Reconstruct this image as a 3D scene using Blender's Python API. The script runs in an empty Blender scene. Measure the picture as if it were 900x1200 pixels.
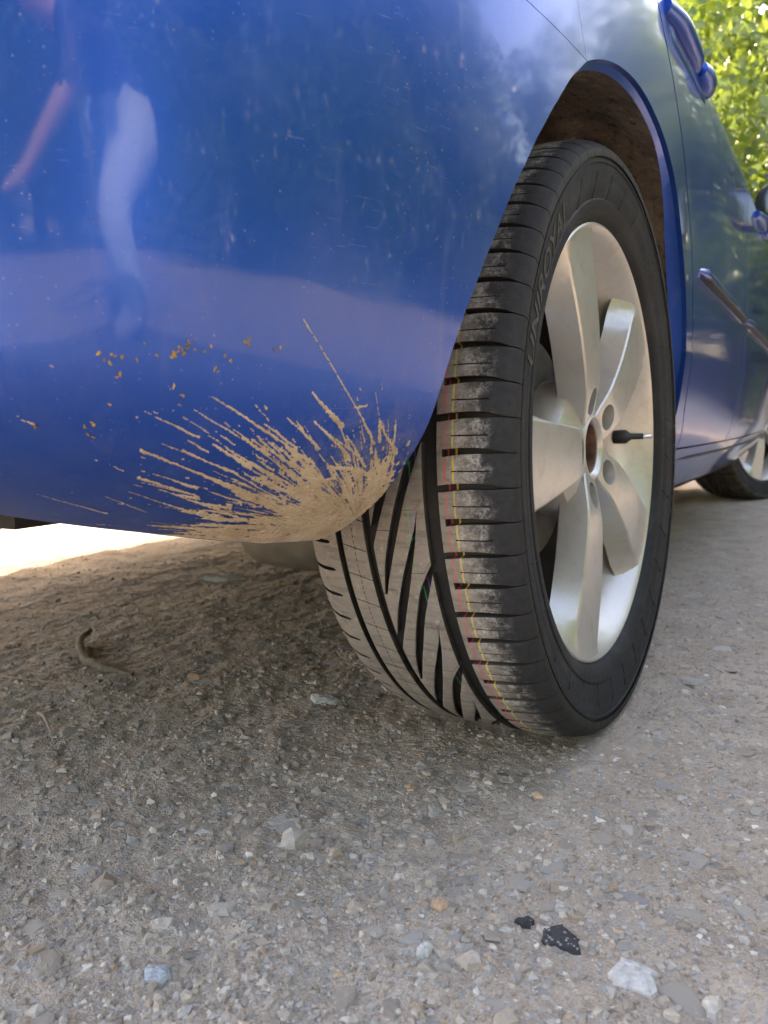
import bpy, bmesh, math, random
import numpy as np
from mathutils import Vector, Matrix
from mathutils.noise import noise as mnoise

S = bpy.context.scene
COL = S.collection
rad = math.radians

# ------------------------------------------------------------------ camera
CAM = np.array([0.199, -0.816, 0.334])
YAW, PITCH, ROLL, FPX = rad(32.498), rad(-6.396), rad(-2.08), 853.75
def cam_axes():
    fw = np.array([-math.sin(YAW)*math.cos(PITCH), math.cos(YAW)*math.cos(PITCH), math.sin(PITCH)])
    rt = np.array([math.cos(YAW), math.sin(YAW), 0.0]); up = np.cross(rt, fw)
    r2 = rt*math.cos(ROLL)+up*math.sin(ROLL); u2 = -rt*math.sin(ROLL)+up*math.cos(ROLL)
    return r2, u2, fw
_r, _u, _w = cam_axes()
cd = bpy.data.cameras.new('camera'); cam = bpy.data.objects.new('camera', cd); COL.objects.link(cam)
cam.matrix_world = Matrix(((_r[0], _u[0], -_w[0], CAM[0]), (_r[1], _u[1], -_w[1], CAM[1]), (_r[2], _u[2], -_w[2], CAM[2]), (0, 0, 0, 1)))
cd.sensor_fit = 'VERTICAL'; cd.sensor_height = 36.0; cd.sensor_width = 27.0
cd.lens = FPX/1200*36.0
cd.clip_start = 0.02; cd.clip_end = 500
cd.dof.use_dof = True; cd.dof.focus_distance = 0.62; cd.dof.aperture_fstop = 10.0
S.camera = cam

# ------------------------------------------------------------------ sky, sun, exposure
SUN_AZ = (-0.77, 0.64)            # ground direction towards the sun: beyond the car, a little ahead
SUN_EL = rad(34.5)
n_ = math.hypot(*SUN_AZ)
SUN = Vector((SUN_AZ[0]/n_*math.cos(SUN_EL), SUN_AZ[1]/n_*math.cos(SUN_EL), math.sin(SUN_EL)))
wd = bpy.data.worlds.new('World'); S.world = wd; wd.use_nodes = True
nt = wd.node_tree; bg = nt.nodes['Background']
sky = nt.nodes.new('ShaderNodeTexSky'); sky.sky_type = 'NISHITA'; sky.sun_disc = False
sky.sun_elevation = SUN_EL; sky.sun_rotation = math.atan2(SUN.x, SUN.y)
sky.air_density = 1.0; sky.dust_density = 4.0; sky.ozone_density = 0.6; sky.altitude = 200
nt.links.new(sky.outputs[0], bg.inputs[0]); bg.inputs[1].default_value = 0.15
sl = bpy.data.lights.new('sun', 'SUN'); sl.energy = 2.0; sl.angle = rad(0.53); sl.color = (1.0, 0.95, 0.87)
so = bpy.data.objects.new('sun', sl); COL.objects.link(so)
so.rotation_euler = (-SUN).to_track_quat('-Z', 'Y').to_euler()
S.view_settings.view_transform = 'Standard'; S.view_settings.look = 'None'
S.view_settings.gamma = 1.0; S.view_settings.use_curve_mapping = False
S.view_settings.exposure = 3.15
S.view_settings.use_white_balance = True; S.view_settings.white_balance_temperature = 8450; S.view_settings.white_balance_tint = 17
S.cycles.max_bounces = 5; S.cycles.diffuse_bounces = 3; S.cycles.glossy_bounces = 3; S.cycles.transmission_bounces = 2
S.cycles.transparent_max_bounces = 6; S.cycles.use_denoising = True; S.cycles.use_adaptive_sampling = True; S.cycles.adaptive_threshold = 0.02; S.cycles.use_light_tree = False

# ------------------------------------------------------------------ helpers
def link(o, parent=None):
    COL.objects.link(o)
    if parent is not None: o.parent = parent
    return o
def mk(name, verts, faces, mat=None, parent=None, smooth=True, sharp=None, loc=None):
    me = bpy.data.meshes.new(name)
    me.from_pydata([tuple(map(float, v)) for v in verts], [], [tuple(map(int, f)) for f in faces])
    (me.shade_smooth if smooth else me.shade_flat)()
    if sharp is not None: me.set_sharp_from_angle(angle=rad(sharp))
    mats = mat if isinstance(mat, (list, tuple)) else [mat]
    for m in mats:
        if m is not None: me.materials.append(m)
    o = bpy.data.objects.new(name, me)
    if loc is not None: o.location = loc
    return link(o, parent)
def from_bm(name, bm, mat=None, parent=None, smooth=True, sharp=None, loc=None):
    me = bpy.data.meshes.new(name); bm.to_mesh(me); bm.free()
    (me.shade_smooth if smooth else me.shade_flat)()
    if sharp is not None: me.set_sharp_from_angle(angle=rad(sharp))
    mats = mat if isinstance(mat, (list, tuple)) else [mat]
    for m in mats:
        if m is not None: me.materials.append(m)
    o = bpy.data.objects.new(name, me)
    if loc is not None: o.location = loc
    return link(o, parent)
def copy_obj(o, parent=None):
    c = o.copy(); COL.objects.link(c); c.parent = parent; return c
def tag(o, label=None, cat=None, group=None, kind=None):
    if label: o['label'] = label
    if cat: o['category'] = cat
    if group: o['group'] = group
    if kind: o['kind'] = kind
    return o
def empty(name, loc=(0, 0, 0), parent=None):
    o = bpy.data.objects.new(name, None); o.empty_display_size = 0.1; o.location = loc
    return link(o, parent)
def grid_faces(nu, nv, closed_u=False):
    f = []
    for i in range(nu if closed_u else nu-1):
        i2 = (i+1) % nu
        for j in range(nv-1):
            f.append((i*nv+j, i2*nv+j, i2*nv+j+1, i*nv+j+1))
    return f
def lathe(name, prof, n=96, mat=None, parent=None, sharp=35, loc=None, a0=0, a1=2*math.pi):
    """prof: list of (x, r); axis is X"""
    full = abs(a1-a0-2*math.pi) < 1e-6
    nn = n if full else n+1
    v = []
    for i in range(nn):
        a = a0+(a1-a0)*i/n
        for x, r in prof: v.append((x, -r*math.sin(a), r*math.cos(a)))
    return mk(name, v, grid_faces(nn, len(prof), full), mat, parent, True, sharp, loc)
def tube_bm(bm, pts, radii, n=8, cap=True):
    pts = [Vector(p) for p in pts]; rings = []
    up = Vector((0, 0, 1)); prev = None
    for i, p in enumerate(pts):
        t = (pts[min(i+1, len(pts)-1)]-pts[max(i-1, 0)]).normalized()
        if prev is None:
            a = t.cross(up if abs(t.z) < .9 else Vector((1, 0, 0))).normalized()
        else:
            a = (prev-t*prev.dot(t)).normalized()
        prev = a; b = t.cross(a)
        r = radii[i] if isinstance(radii, (list, tuple)) else radii
        rings.append([bm.verts.new(p+(a*math.cos(2*math.pi*k/n)+b*math.sin(2*math.pi*k/n))*r) for k in range(n)])
    for i in range(len(rings)-1):
        for k in range(n):
            bm.faces.new((rings[i][k], rings[i+1][k], rings[i+1][(k+1) % n], rings[i][(k+1) % n]))
    if cap:
        bm.faces.new(rings[0]); bm.faces.new(rings[-1][::-1])
def sstep(a, b, x):
    t = np.clip((np.asarray(x, float)-a)/(b-a), 0, 1); return t*t*(3-2*t)

# numpy gradient noise
_rs = np.random.RandomState(7)
_perm = np.concatenate([_rs.permutation(512)]*2)
_gr = _rs.uniform(0, 2*np.pi, 512)
def pnoise(x, y, seed=0):
    x = np.asarray(x, float)+seed*17.31; y = np.asarray(y, float)+seed*9.77
    xi = np.floor(x).astype(int); yi = np.floor(y).astype(int); xf = x-xi; yf = y-yi
    def g(ix, iy, dx, dy):
        h = _gr[_perm[(_perm[ix & 511]+iy) & 511]]
        return np.cos(h)*dx+np.sin(h)*dy
    u = xf*xf*xf*(xf*(xf*6-15)+10); v = yf*yf*yf*(yf*(yf*6-15)+10)
    n00 = g(xi, yi, xf, yf); n10 = g(xi+1, yi, xf-1, yf); n01 = g(xi, yi+1, xf, yf-1); n11 = g(xi+1, yi+1, xf-1, yf-1)
    return (n00*(1-u)+n10*u)*(1-v)+(n01*(1-u)+n11*u)*v

# ------------------------------------------------------------------ materials
class M:
    """small node-building helper"""
    def __init__(s, name):
        s.m = bpy.data.materials.new(name); s.m.use_nodes = True
        s.t = s.m.node_tree; s.b = s.t.nodes['Principled BSDF']; s.out = s.t.nodes['Material Output']
    def n(s, typ, **kw):
        nd = s.t.nodes.new('ShaderNode'+typ)
        for k, v in kw.items():
            if k.startswith('i_'):
                key = k[2:]; key = int(key) if key.isdigit() else key
                s.put(nd.inputs[key], v)
            else: setattr(nd, k, v)
        return nd
    def put(s, sock, v):
        if isinstance(v, bpy.types.NodeSocket): s.t.links.new(v, sock)
        else: sock.default_value = v
    def p(s, **kw):
        for k, v in kw.items(): s.put(s.b.inputs[k.replace('_', ' ')], v)
        return s
    def obj(s): return s.n('TexCoord').outputs['Object']
    def noise(s, vec, scale, detail=4, rough=.55, dist=0):
        nd = s.n('TexNoise'); s.put(nd.inputs['Vector'], vec); nd.inputs['Scale'].default_value = scale
        nd.inputs['Detail'].default_value = detail; nd.inputs['Roughness'].default_value = rough; nd.inputs['Distortion'].default_value = dist
        return nd.outputs['Fac']
    def voro(s, vec, scale, feature='F1', rnd=1.0):
        nd = s.n('TexVoronoi', feature=feature); s.put(nd.inputs['Vector'], vec); nd.inputs['Scale'].default_value = scale
        nd.inputs['Randomness'].default_value = rnd
        return nd
    def ramp(s, fac, stops, interp='LINEAR'):
        nd = s.n('ValToRGB'); s.put(nd.inputs[0], fac); cr = nd.color_ramp; cr.interpolation = interp
        while len(cr.elements) < len(stops): cr.elements.new(0.5)
        for e, (p, c) in zip(cr.elements, stops):
            e.position = p; e.color = (c, c, c, 1) if isinstance(c, (int, float)) else (*c, 1)
        return nd.outputs[0]
    def math(s, op, a, b=None, c=None, clamp=False):
        nd = s.n('Math', operation=op, use_clamp=clamp); s.put(nd.inputs[0], a)
        if b is not None: s.put(nd.inputs[1], b)
        if c is not None: s.put(nd.inputs[2], c)
        return nd.outputs[0]
    def mix(s, fac, a, b, blend='MIX'):
        nd = s.n('Mix', data_type='RGBA', blend_type=blend); s.put(nd.inputs['Factor'], fac)
        for k, v in ((6, a), (7, b)):
            if not isinstance(v, bpy.types.NodeSocket): v = (*v, 1)
            s.put(nd.inputs[k], v)
        return nd.outputs[2]
    def sep(s, vec):
        nd = s.n('SeparateXYZ'); s.put(nd.inputs[0], vec); return nd.outputs
    def mapping(s, vec, scale=(1, 1, 1), rot=(0, 0, 0)):
        nd = s.n('Mapping'); s.put(nd.inputs[0], vec); nd.inputs['Scale'].default_value = scale; nd.inputs['Rotation'].default_value = rot
        return nd.outputs[0]
    def bump(s, h, strength=.3, dist=.002, normal=None):
        nd = s.n('Bump'); s.put(nd.inputs['Height'], h); nd.inputs['Strength'].default_value = strength; nd.inputs['Distance'].default_value = dist
        if normal is not None: s.put(nd.inputs['Normal'], normal)
        return nd.outputs[0]

def flat(name, col, rough=.6, metal=0.0, var=.25, scale=60, bump=0.0):
    m = M(name); v = m.obj(); nz = m.noise(v, scale, 5)
    c0 = tuple(c*(1-var) for c in col); c1 = tuple(min(1, c*(1+var)) for c in col)
    m.p(Base_Color=m.ramp(nz, [(.3, c0), (.7, c1)]), Roughness=m.ramp(nz, [(.3, max(0, rough-.1)), (.7, min(1, rough+.1))]), Metallic=metal)
    if bump: m.p(Normal=m.bump(nz, bump, .002))
    return m.m

def paint_material():
    m = M('blue_metallic_paint'); v = m.obj()
    flake = m.voro(v, 2600); fl = m.sep(flake.outputs['Color'])[0]
    big = m.noise(v, 5, 3)
    base = m.mix(m.math('MULTIPLY', fl, .5), (.0006, .062, .375), (.0025, .100, .500))
    # dry dust film and fine specks
    film = m.ramp(m.noise(v, 9, 5, .65), [(.50, 0.0), (.85, .10)])
    streak = m.noise(m.mapping(v, (60, 60, 7)), 1.0, 4, .6)
    film = m.math('ADD', film, m.ramp(streak, [(.58, 0.0), (.8, .09)]))
    sp = m.voro(v, 170); rnd = m.sep(sp.outputs['Color'])[1]
    speck = m.math('MULTIPLY', m.math('LESS_THAN', sp.outputs['Distance'], m.math('MULTIPLY', rnd, .13)), m.math('GREATER_THAN', rnd, .965))
    sp2 = m.voro(v, 420); rnd2 = m.sep(sp2.outputs['Color'])[1]
    speck2 = m.math('MULTIPLY', m.math('LESS_THAN', sp2.outputs['Distance'], m.math('MULTIPLY', rnd2, .26)), m.math('GREATER_THAN', rnd2, .93))
    spm = m.ramp(m.noise(v, 17, 3, .6), [(.42, .05), (.62, .8)])
    dust = m.math('MAXIMUM', film, m.math('MULTIPLY', m.math('MAXIMUM', speck, speck2), m.math('MULTIPLY', spm, .35)), clamp=True)
    # thin scratches
    sc = m.noise(m.mapping(v, (30, 30, 900), (0.5, .3, .2)), 1.0, 2, .5)
    scr = m.math('MULTIPLY', m.ramp(sc, [(.70, 0.0), (.73, .5), (.76, 0.0)]), m.ramp(m.noise(v, 14, 2), [(.55, 0.0), (.62, 1.0)]))
    dust = m.math('MAXIMUM', dust, m.math('MULTIPLY', scr, .7))
    col = m.mix(dust, base, (.40, .39, .38))
    # feathered film of dried splash around the lower corner behind the wheel
    dv = m.n('VectorMath', operation='DISTANCE'); m.put(dv.inputs[0], v); dv.inputs[1].default_value = (-.075, -.415, .285)
    near = m.n('MapRange', interpolation_type='SMOOTHSTEP', i_0=dv.outputs['Value'], i_1=.095, i_2=.01).outputs[0]
    grime = m.math('MULTIPLY', near, m.ramp(m.noise(v, 70, 6, .75), [(.42, .0), (.70, .60)]))
    col = m.mix(grime, col, (.46, .36, .25)); dust = m.math('MAXIMUM', dust, grime)
    m.p(Base_Color=col, Metallic=m.math('MULTIPLY', m.math('SUBTRACT', 1.0, dust), .66), Roughness=m.math('ADD', .36, m.math('MULTIPLY', dust, .45)),
        Coat_Weight=m.math('SUBTRACT', 1.0, m.math('MULTIPLY', dust, 1.2), clamp=True),
        Coat_Roughness=m.math('ADD', .045, m.math('MULTIPLY', m.ramp(big, [(.35, 0.0), (.7, 1.0)]), .07)), Coat_IOR=1.38)
    wav = m.noise(v, 26, 2, .4)
    nb = m.bump(wav, .02, .004)
    m.put(m.b.inputs['Coat Normal'], nb); m.put(m.b.inputs['Normal'], m.bump(m.noise(v, 900, 1), .06, .0004, nb))
    return m.m

def rubber_tread_material():
    """dusty running surface: pale dust inboard, bare rubber on the shoulder, factory colour lines"""
    m = M('dusty_tread_rubber'); v = m.obj(); x = m.sep(v)[0]
    n1 = m.noise(v, 45, 6, .65); n2 = m.noise(v, 160, 4, .6); n3 = m.noise(v, 700, 2)
    dusty = m.mix(n1, (.19, .165, .14), (.40, .36, .315)); dusty = m.mix(m.math('MULTIPLY', n3, .55), dusty, (.15, .13, .115))
    worn = m.noise(m.mapping(v, (26, 160, 160)), 1.0, 5, .7)
    dusty = m.mix(m.ramp(worn, [(.50, 0.0), (.66, .55)]), dusty, (.10, .092, .085)); dusty = m.mix(m.ramp(n2, [(.58, 0.0), (.72, .5)]), dusty, (.46, .42, .37))
    bare = m.mix(n2, (.014, .015, .018), (.042, .043, .046))
    # how far the dust reaches across the shoulder
    lim = m.math('ADD', x, m.math('MULTIPLY', m.math('SUBTRACT', n2, .5), .03))
    k = m.math('SUBTRACT', 1.0, m.n('MapRange', interpolation_type='SMOOTHSTEP', i_0=lim, i_1=-.059, i_2=-.030).outputs[0])
    col = m.mix(k, bare, dusty)
    # chalky smudges on the shoulder blocks
    xj = m.math('ADD', x, m.math('MULTIPLY', m.math('SUBTRACT', n1, .5), .030))
    band = m.math('MULTIPLY', m.n('MapRange', interpolation_type='SMOOTHSTEP', i_0=xj, i_1=-.060, i_2=-.050).outputs[0], m.math('SUBTRACT', 1.0, m.n('MapRange', interpolation_type='SMOOTHSTEP', i_0=xj, i_1=-.036, i_2=-.024).outputs[0]))
    sm = m.math('MULTIPLY', band, m.math('MULTIPLY', m.ramp(m.noise(v, 75, 6, .75), [(.44, 0.0), (.62, .72)]), m.ramp(m.noise(v, 420, 4, .8), [(.38, .1), (.58, 1.0)])))
    col = m.mix(sm, col, (.52, .50, .48))
    def line(x0, w, c, lo, hi, c0):
        d = m.math('ABSOLUTE', m.math('SUBTRACT', m.math('ADD', x, m.math('MULTIPLY', m.math('SUBTRACT', n2, .5), .0012)), x0))
        f = m.math('MULTIPLY', m.math('LESS_THAN', d, w), m.ramp(n1, [(lo, 0.15), (hi, .85)]))
        return m.mix(f, c0, c)
    col = line(-.0630, .0008, (.62, .11, .12), .28, .58, col)
    col = line(-.0562, .0008, (.68, .50, .10), .28, .58, col)
    col = line(-.0985, .0007, (.05, .42, .22), .5, .72, col)
    col = line(-.0930, .0007, (.26, .14, .48), .52, .75, col)
    # hair-thin sipes across the inboard blocks
    o = m.sep(v); th = m.math('ARCTAN2', m.math('MULTIPLY', o[1], -1.0), o[2])
    zig = m.math('MULTIPLY', m.math('ABSOLUTE', m.math('SUBTRACT', m.math('FRACT', m.math('MULTIPLY', x, 38.0)), .5)), .055)
    fr = m.math('FRACT', m.math('DIVIDE', m.math('ADD', m.math('ADD', th, zig), m.math('MULTIPLY', x, 2.2)), rad(10)))
    sip = m.math('MULTIPLY', m.math('LESS_THAN', m.math('ABSOLUTE', m.math('SUBTRACT', fr, .5)), .0042), m.math('MULTIPLY', m.math('LESS_THAN', x, -.084), m.math('GREATER_THAN', x, -.137)))
    mid = m.math('MULTIPLY', m.math('LESS_THAN', m.math('ABSOLUTE', m.math('ADD', x, .1570)), .0004), m.math('GREATER_THAN', m.math('FRACT', m.math('MULTIPLY', th, 57.0)), .3))
    sip = m.math('MAXIMUM', sip, mid)
    col = m.mix(m.math('MULTIPLY', sip, .85), col, (.02, .02, .02))
    m.p(Base_Color=col, Roughness=.85, Specular_IOR_Level=.25, Normal=m.bump(m.math('SUBTRACT', n3, m.math('MULTIPLY', sip, 2.0)), .45, .0008))
    return m.m

def rubber_wall_material():
    m = M('black_rubber'); v = m.obj(); x = m.sep(v)[0]
    n = m.noise(v, 60, 5)
    col = m.mix(n, (.012, .012, .013), (.034, .032, .030))
    o = m.sep(v); rr_ = m.math('SQRT', m.math('ADD', m.math('MULTIPLY', o[1], o[1]), m.math('MULTIPLY', o[2], o[2])))
    edge = m.math('MULTIPLY', m.n('MapRange', interpolation_type='SMOOTHSTEP', i_0=rr_, i_1=.3085, i_2=.3160).outputs[0], m.ramp(n, [(.35, .05), (.65, .45)]))
    col = m.mix(edge, col, (.17, .15, .13))
    for x0, w, c in ((-.0630, .0007, (.40, .03, .05)), (-.0562, .0008, (.45, .30, .03)), (-.0985, .0007, (.02, .22, .10)), (-.0930, .0005, (.14, .07, .28))):
        d = m.math('ABSOLUTE', m.math('SUBTRACT', x, x0)); col = m.mix(m.math('LESS_THAN', d, w), col, c)
    m.p(Base_Color=col, Roughness=.7, Specular_IOR_Level=.3)
    return m.m

def sidewall_material():
    m = M('sidewall_rubber'); v = m.obj(); n = m.noise(v, 30, 6, .65); n2 = m.noise(v, 260, 4)
    col = m.mix(n, (.009, .0105, .0135), (.021, .0235, .028))
    z = m.sep(v)[2]
    dst = m.math('MULTIPLY', m.ramp(m.noise(v, 18, 5, .7), [(.50, 0.0), (.85, .22)]), 1.0)
    col = m.mix(dst, col, (.17, .16, .15))
    m.p(Base_Color=col, Roughness=m.ramp(n2, [(.3, .55), (.7, .72)]), Specular_IOR_Level=.22, Normal=m.bump(n2, .12, .0008))
    return m.m

def alloy_material():
    m = M('silver_alloy_paint'); v = m.obj(); n = m.noise(v, 12, 5, .6); n2 = m.noise(v, 220, 3)
    col = m.mix(n, (.46, .45, .43), (.54, .53, .505))
    dirt = m.ramp(m.noise(v, 38, 6, .75), [(.50, 0.0), (.80, .55)])
    col = m.mix(dirt, col, (.30, .26, .21))
    m.p(Base_Color=col, Metallic=.55, Roughness=m.ramp(n2, [(.3, .30), (.7, .42)]), Coat_Weight=.35, Coat_Roughness=.15, Normal=m.bump(m.noise(v, 1500, 1), .05, .0003))
    return m.m

def mud_material():
    m = M('dried_mud'); v = m.obj(); n = m.noise(v, 42, 6, .78); n2 = m.noise(v, 500, 4, .7)
    col = m.ramp(n, [(.25, (.34, .25, .16)), (.5, (.58, .465, .335)), (.75, (.72, .62, .49))])
    col = m.mix(m.math('MULTIPLY', n2, .35), col, (.30, .23, .155))
    m.p(Base_Color=col, Roughness=.93, Specular_IOR_Level=.15, Normal=m.bump(n2, .7, .0015))
    return m.m

def liner_material():
    m = M('dirty_arch_liner'); v = m.obj(); n = m.noise(v, 14, 7, .7); n2 = m.noise(v, 90, 6, .75); n3 = m.noise(v, 420, 3)
    col = m.ramp(n, [(.3, (.13, .10, .08)), (.55, (.27, .215, .17)), (.75, (.40, .33, .265))])
    col = m.mix(m.ramp(n2, [(.58, 0.0), (.68, .9)]), col, (.55, .46, .37))
    col = m.mix(m.ramp(n2, [(.34, .9), (.46, 0.0)]), col, (.035, .028, .023))
    m.p(Base_Color=col, Roughness=.95, Specular_IOR_Level=.15, Normal=m.bump(m.math('ADD', n2, m.math('MULTIPLY', n3, .4)), .9, .006))
    return m.m

def ground_material():
    m = M('packed_gravel_ground'); v = m.obj()
    n0 = m.noise(v, 2.2, 2, .6); n1 = m.noise(v, 14, 4, .7); n2 = m.noise(v, 120, 3, .7); n3 = m.noise(v, 700, 2, .7)
    dirt = m.ramp(n1, [(.28, (.22, .165, .122)), (.5, (.38, .300, .232)), (.72, (.52, .425, .34))])
    dirt = m.mix(m.ramp(n0, [(.40, 0.0), (.7, .5)]), dirt, (.27, .20, .145))
    dirt = m.mix(m.math('MULTIPLY', m.ramp(n3, [(.35, 0.0), (.65, 1.0)]), .5), dirt, (.50, .45, .39))
    dirt = m.mix(m.ramp(n2, [(.3, .7), (.45, 0.0)]), dirt, (.10, .082, .066))
    hs = m.math('MULTIPLY', n2, .5); col = dirt
    wv = m.n('VectorMath', operation='ADD'); nv = m.n('TexNoise'); m.put(nv.inputs['Vector'], v); nv.inputs['Scale'].default_value = 90
    sc_ = m.n('VectorMath', operation='SCALE'); m.put(sc_.inputs[0], nv.outputs['Color']); sc_.inputs['Scale'].default_value = .012
    m.put(wv.inputs[0], v); m.put(wv.inputs[1], sc_.outputs[0]); w = wv.outputs[0]
    for sc, thr, dd, seed in ((60, .62, .40, 0), (130, .45, .44, 1), (330, .35, .46, 2)):
        vo = m.voro(w, sc); cs = m.sep(vo.outputs['Color'])
        isst = m.math('MULTIPLY', m.math('GREATER_THAN', cs[0], thr), m.math('LESS_THAN', vo.outputs['Distance'], m.math('MULTIPLY_ADD', cs[1], .22, dd-.16)))
        stc = m.ramp(cs[2], [(.0, (.16, .15, .145)), (.2, (.40, .37, .33)), (.38, (.26, .275, .29)), (.52, (.47, .44, .40)), (.68, (.33, .27, .22)), (.82, (.36, .38, .39)), (.93, (.58, .56, .52)), (1.0, (.42, .28, .18))])
        stc = m.mix(m.math('MULTIPLY', n2, .5), stc, (.30, .26, .22))
        col = m.mix(m.math('MULTIPLY', isst, .8), col, stc)
        dome = m.math('MULTIPLY', isst, m.math('SUBTRACT', .6, vo.outputs['Distance']))
        hs = m.math('ADD', hs, m.math('MULTIPLY', dome, 28.0/sc))
    hs = m.math('ADD', hs, m.math('MULTIPLY', n3, .18))
    m.p(Base_Color=col, Roughness=.95, Specular_IOR_Level=.2, Normal=m.bump(hs, 1.0, .009))
    return m.m

def stone_material(name, attr=True):
    m = M(name); v = m.obj()
    if attr:
        a = m.n('Attribute', attribute_name='tint', attribute_type='GEOMETRY'); base = a.outputs['Color']
    else:
        oi = m.n('ObjectInfo')
        base = m.ramp(oi.outputs['Random'], [(.0, (.15, .145, .14)), (.12, (.38, .35, .31)), (.3, (.27, .285, .30)), (.45, (.46, .43, .39)), (.6, (.33, .28, .23)), (.72, (.37, .385, .39)), (.85, (.54, .52, .48)), (.95, (.30, .31, .33)), (1.0, (.44, .30, .19))])
    n = m.noise(v, 180, 6, .7); n2 = m.noise(v, 35, 4)
    col = m.mix(m.ramp(n, [(.35, .45), (.6, 0.0)]), base, (.17, .145, .12))
    col = m.mix(m.ramp(n2, [(.35, .15), (.75, .7)]), col, (.35, .305, .255))
    m.p(Base_Color=col, Roughness=.88, Specular_IOR_Level=.3, Normal=m.bump(n, .6, .0015))
    return m.m

def leaf_material(name, c0, c1):
    m = M(name); geo = m.n('NewGeometry'); rnd = geo.outputs['Random Per Island']
    col = m.mix(rnd, c0, c1)
    d = m.n('BsdfDiffuse'); m.put(d.inputs[0], col)
    t = m.n('BsdfTranslucent'); m.put(t.inputs[0], m.mix(.5, col, (.30, .38, .05)))
    g = m.n('BsdfGlossy'); g.inputs['Roughness'].default_value = .35; m.put(g.inputs[0], (.9, .9, .9, 1))
    mx = m.n('MixShader'); mx.inputs[0].default_value = .5; m.t.links.new(d.outputs[0], mx.inputs[1]); m.t.links.new(t.outputs[0], mx.inputs[2])
    mx2 = m.n('MixShader'); mx2.inputs[0].default_value = .05; m.t.links.new(mx.outputs[0], mx2.inputs[1]); m.t.links.new(g.outputs[0], mx2.inputs[2])
    m.t.links.new(mx2.outputs[0], m.out.inputs[0]); m.t.nodes.remove(m.b)
    return m.m

PAINT = paint_material(); TREAD = rubber_tread_material(); RUB = rubber_wall_material(); SIDE = sidewall_material()
ALLOY = alloy_material(); MUD = mud_material(); LINER = liner_material(); GROUND = ground_material()
STONE_A = stone_material('gravel_stone', True); STONE_I = stone_material('embedded_stone', False)
BLACKPL = flat('black_plastic', (.018, .018, .019), .5, 0, .3, 200, .1)
UNDER = flat('underbody_coating', (.030, .027, .024), .9, 0, .5, 25, .4)
RUST = flat('rusty_iron', (.15, .075, .045), .85, .2, .6, 70, .5)
STEEL = flat('dull_steel', (.13, .125, .12), .55, .6, .4, 60, .3)
DUSTY_SHADE = flat('dusty_shaded_alloy', (.022, .020, .019), .8, .1, .5, 30, .2)  # brake dust on the inner barrel, near-black to carry its shade too
CHROME = flat('bright_metal', (.8, .8, .8), .2, 1, .05, 60)
GLASS = M('dark_glass').p(Base_Color=(.01, .012, .012, 1), Roughness=.03, Coat_Weight=1.0).m
SILENCER = flat('weathered_silencer', (.13, .118, .092), .6, .3, .3, 30, .3)
LETTER = flat('raised_letter_rubber', (.050, .048, .047), .6, 0, .4, 80, .2)
BARK = flat('bark', (.085, .065, .048), .95, 0, .4, 14, .8)
LEAF = leaf_material('leaf_green', (.045, .10, .018), (.11, .19, .030))
DRYBIT = flat('dry_plant_bits', (.42, .25, .06), .9, 0, .5, 300)
TWIG = flat('dry_twig', (.26, .20, .15), .9, 0, .35, 200, .4)
SHADOWGAP = flat('gap_black', (.004, .004, .004), .9)

# ------------------------------------------------------------------ body surface
ZC, XC = 0.306, -0.905            # wheel centre height, car centre line
RW, WB = 0.316, 2.52             # tyre radius, wheelbase
_ss = np.linspace(-3.6, 1.9, 2201)
_al = np.radians(np.interp(_ss, [-3.6, -3.35, -3.15, -2.9, -2.6, -2.0, -1.2, -.4, 0, .2, .35, .5, .62, .75, .85, .95, 1.1, 1.9],
                           [-92, -82, -50, -18, -5.5, -2.6, -.9, 0, 0.6, 3, 8.5, 23, 41, 65, 80, 87, 89.5, 90]))
_k = np.hanning(121); _k /= _k.sum()
_al = np.convolve(np.pad(_al, 60, mode='edge'), _k, 'valid')
_ds = _ss[1]-_ss[0]
_bx = np.concatenate([[0], np.cumsum(-np.sin((_al[1:]+_al[:-1])/2)*_ds)]); _by = np.concatenate([[0], np.cumsum(-np.cos((_al[1:]+_al[:-1])/2)*_ds)])
_i0 = np.argmin(abs(_ss)); _bx += 0.018-_bx[_i0]; _by += -_by[_i0]
S_END = float(np.interp(-XC, -_bx[_i0:], _ss[_i0:]))       # s where the outline reaches the centre line (rear)
S_FRONT = float(np.interp(XC, _bx[:_i0], _ss[:_i0]))
def zbot(s): return np.interp(s, [.3, .40, .47, .6, .75, .9, 2], [.25, .250, .254, .272, .290, .298, .300])
def offs(s, z):
    s = np.asarray(s, float); z = np.asarray(z, float)
    top = .004+.6*np.maximum(0, z-.72)**2+4*np.maximum(0, z-.80)**2
    fr = top+.30*np.maximum(0, .58-z)**2+3*np.maximum(0, .33-z)**2
    fr = fr+(.013+.09*np.maximum(0, .43-z))*np.where(s > -.33, np.exp(-((s+.33)/.15)**2), np.exp(-((s+.33)/.42)**2))*sstep(.74, .58, z)
    ze = z-(np.interp(s, [.40, .47, .6, .75, .9, 2], [.25, .254, .272, .290, .298, .300])-.25)
    re = top+.44*np.maximum(0, .60-z)**2+20*np.maximum(0, .36-ze)**2.5
    k = sstep(-.15, .22, s)
    return fr*(1-k)+re*k
def F(s, z, extra=0.0):
    s = np.asarray(s, float); z = np.asarray(z, float)
    bx = np.interp(s, _ss, _bx); by = np.interp(s, _ss, _by); a = np.interp(s, _ss, _al)
    o = offs(s, z)+extra
    return np.stack([bx-np.cos(a)*o, by+np.sin(a)*o, z+0*bx], -1)
# ---- end of body surface

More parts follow.
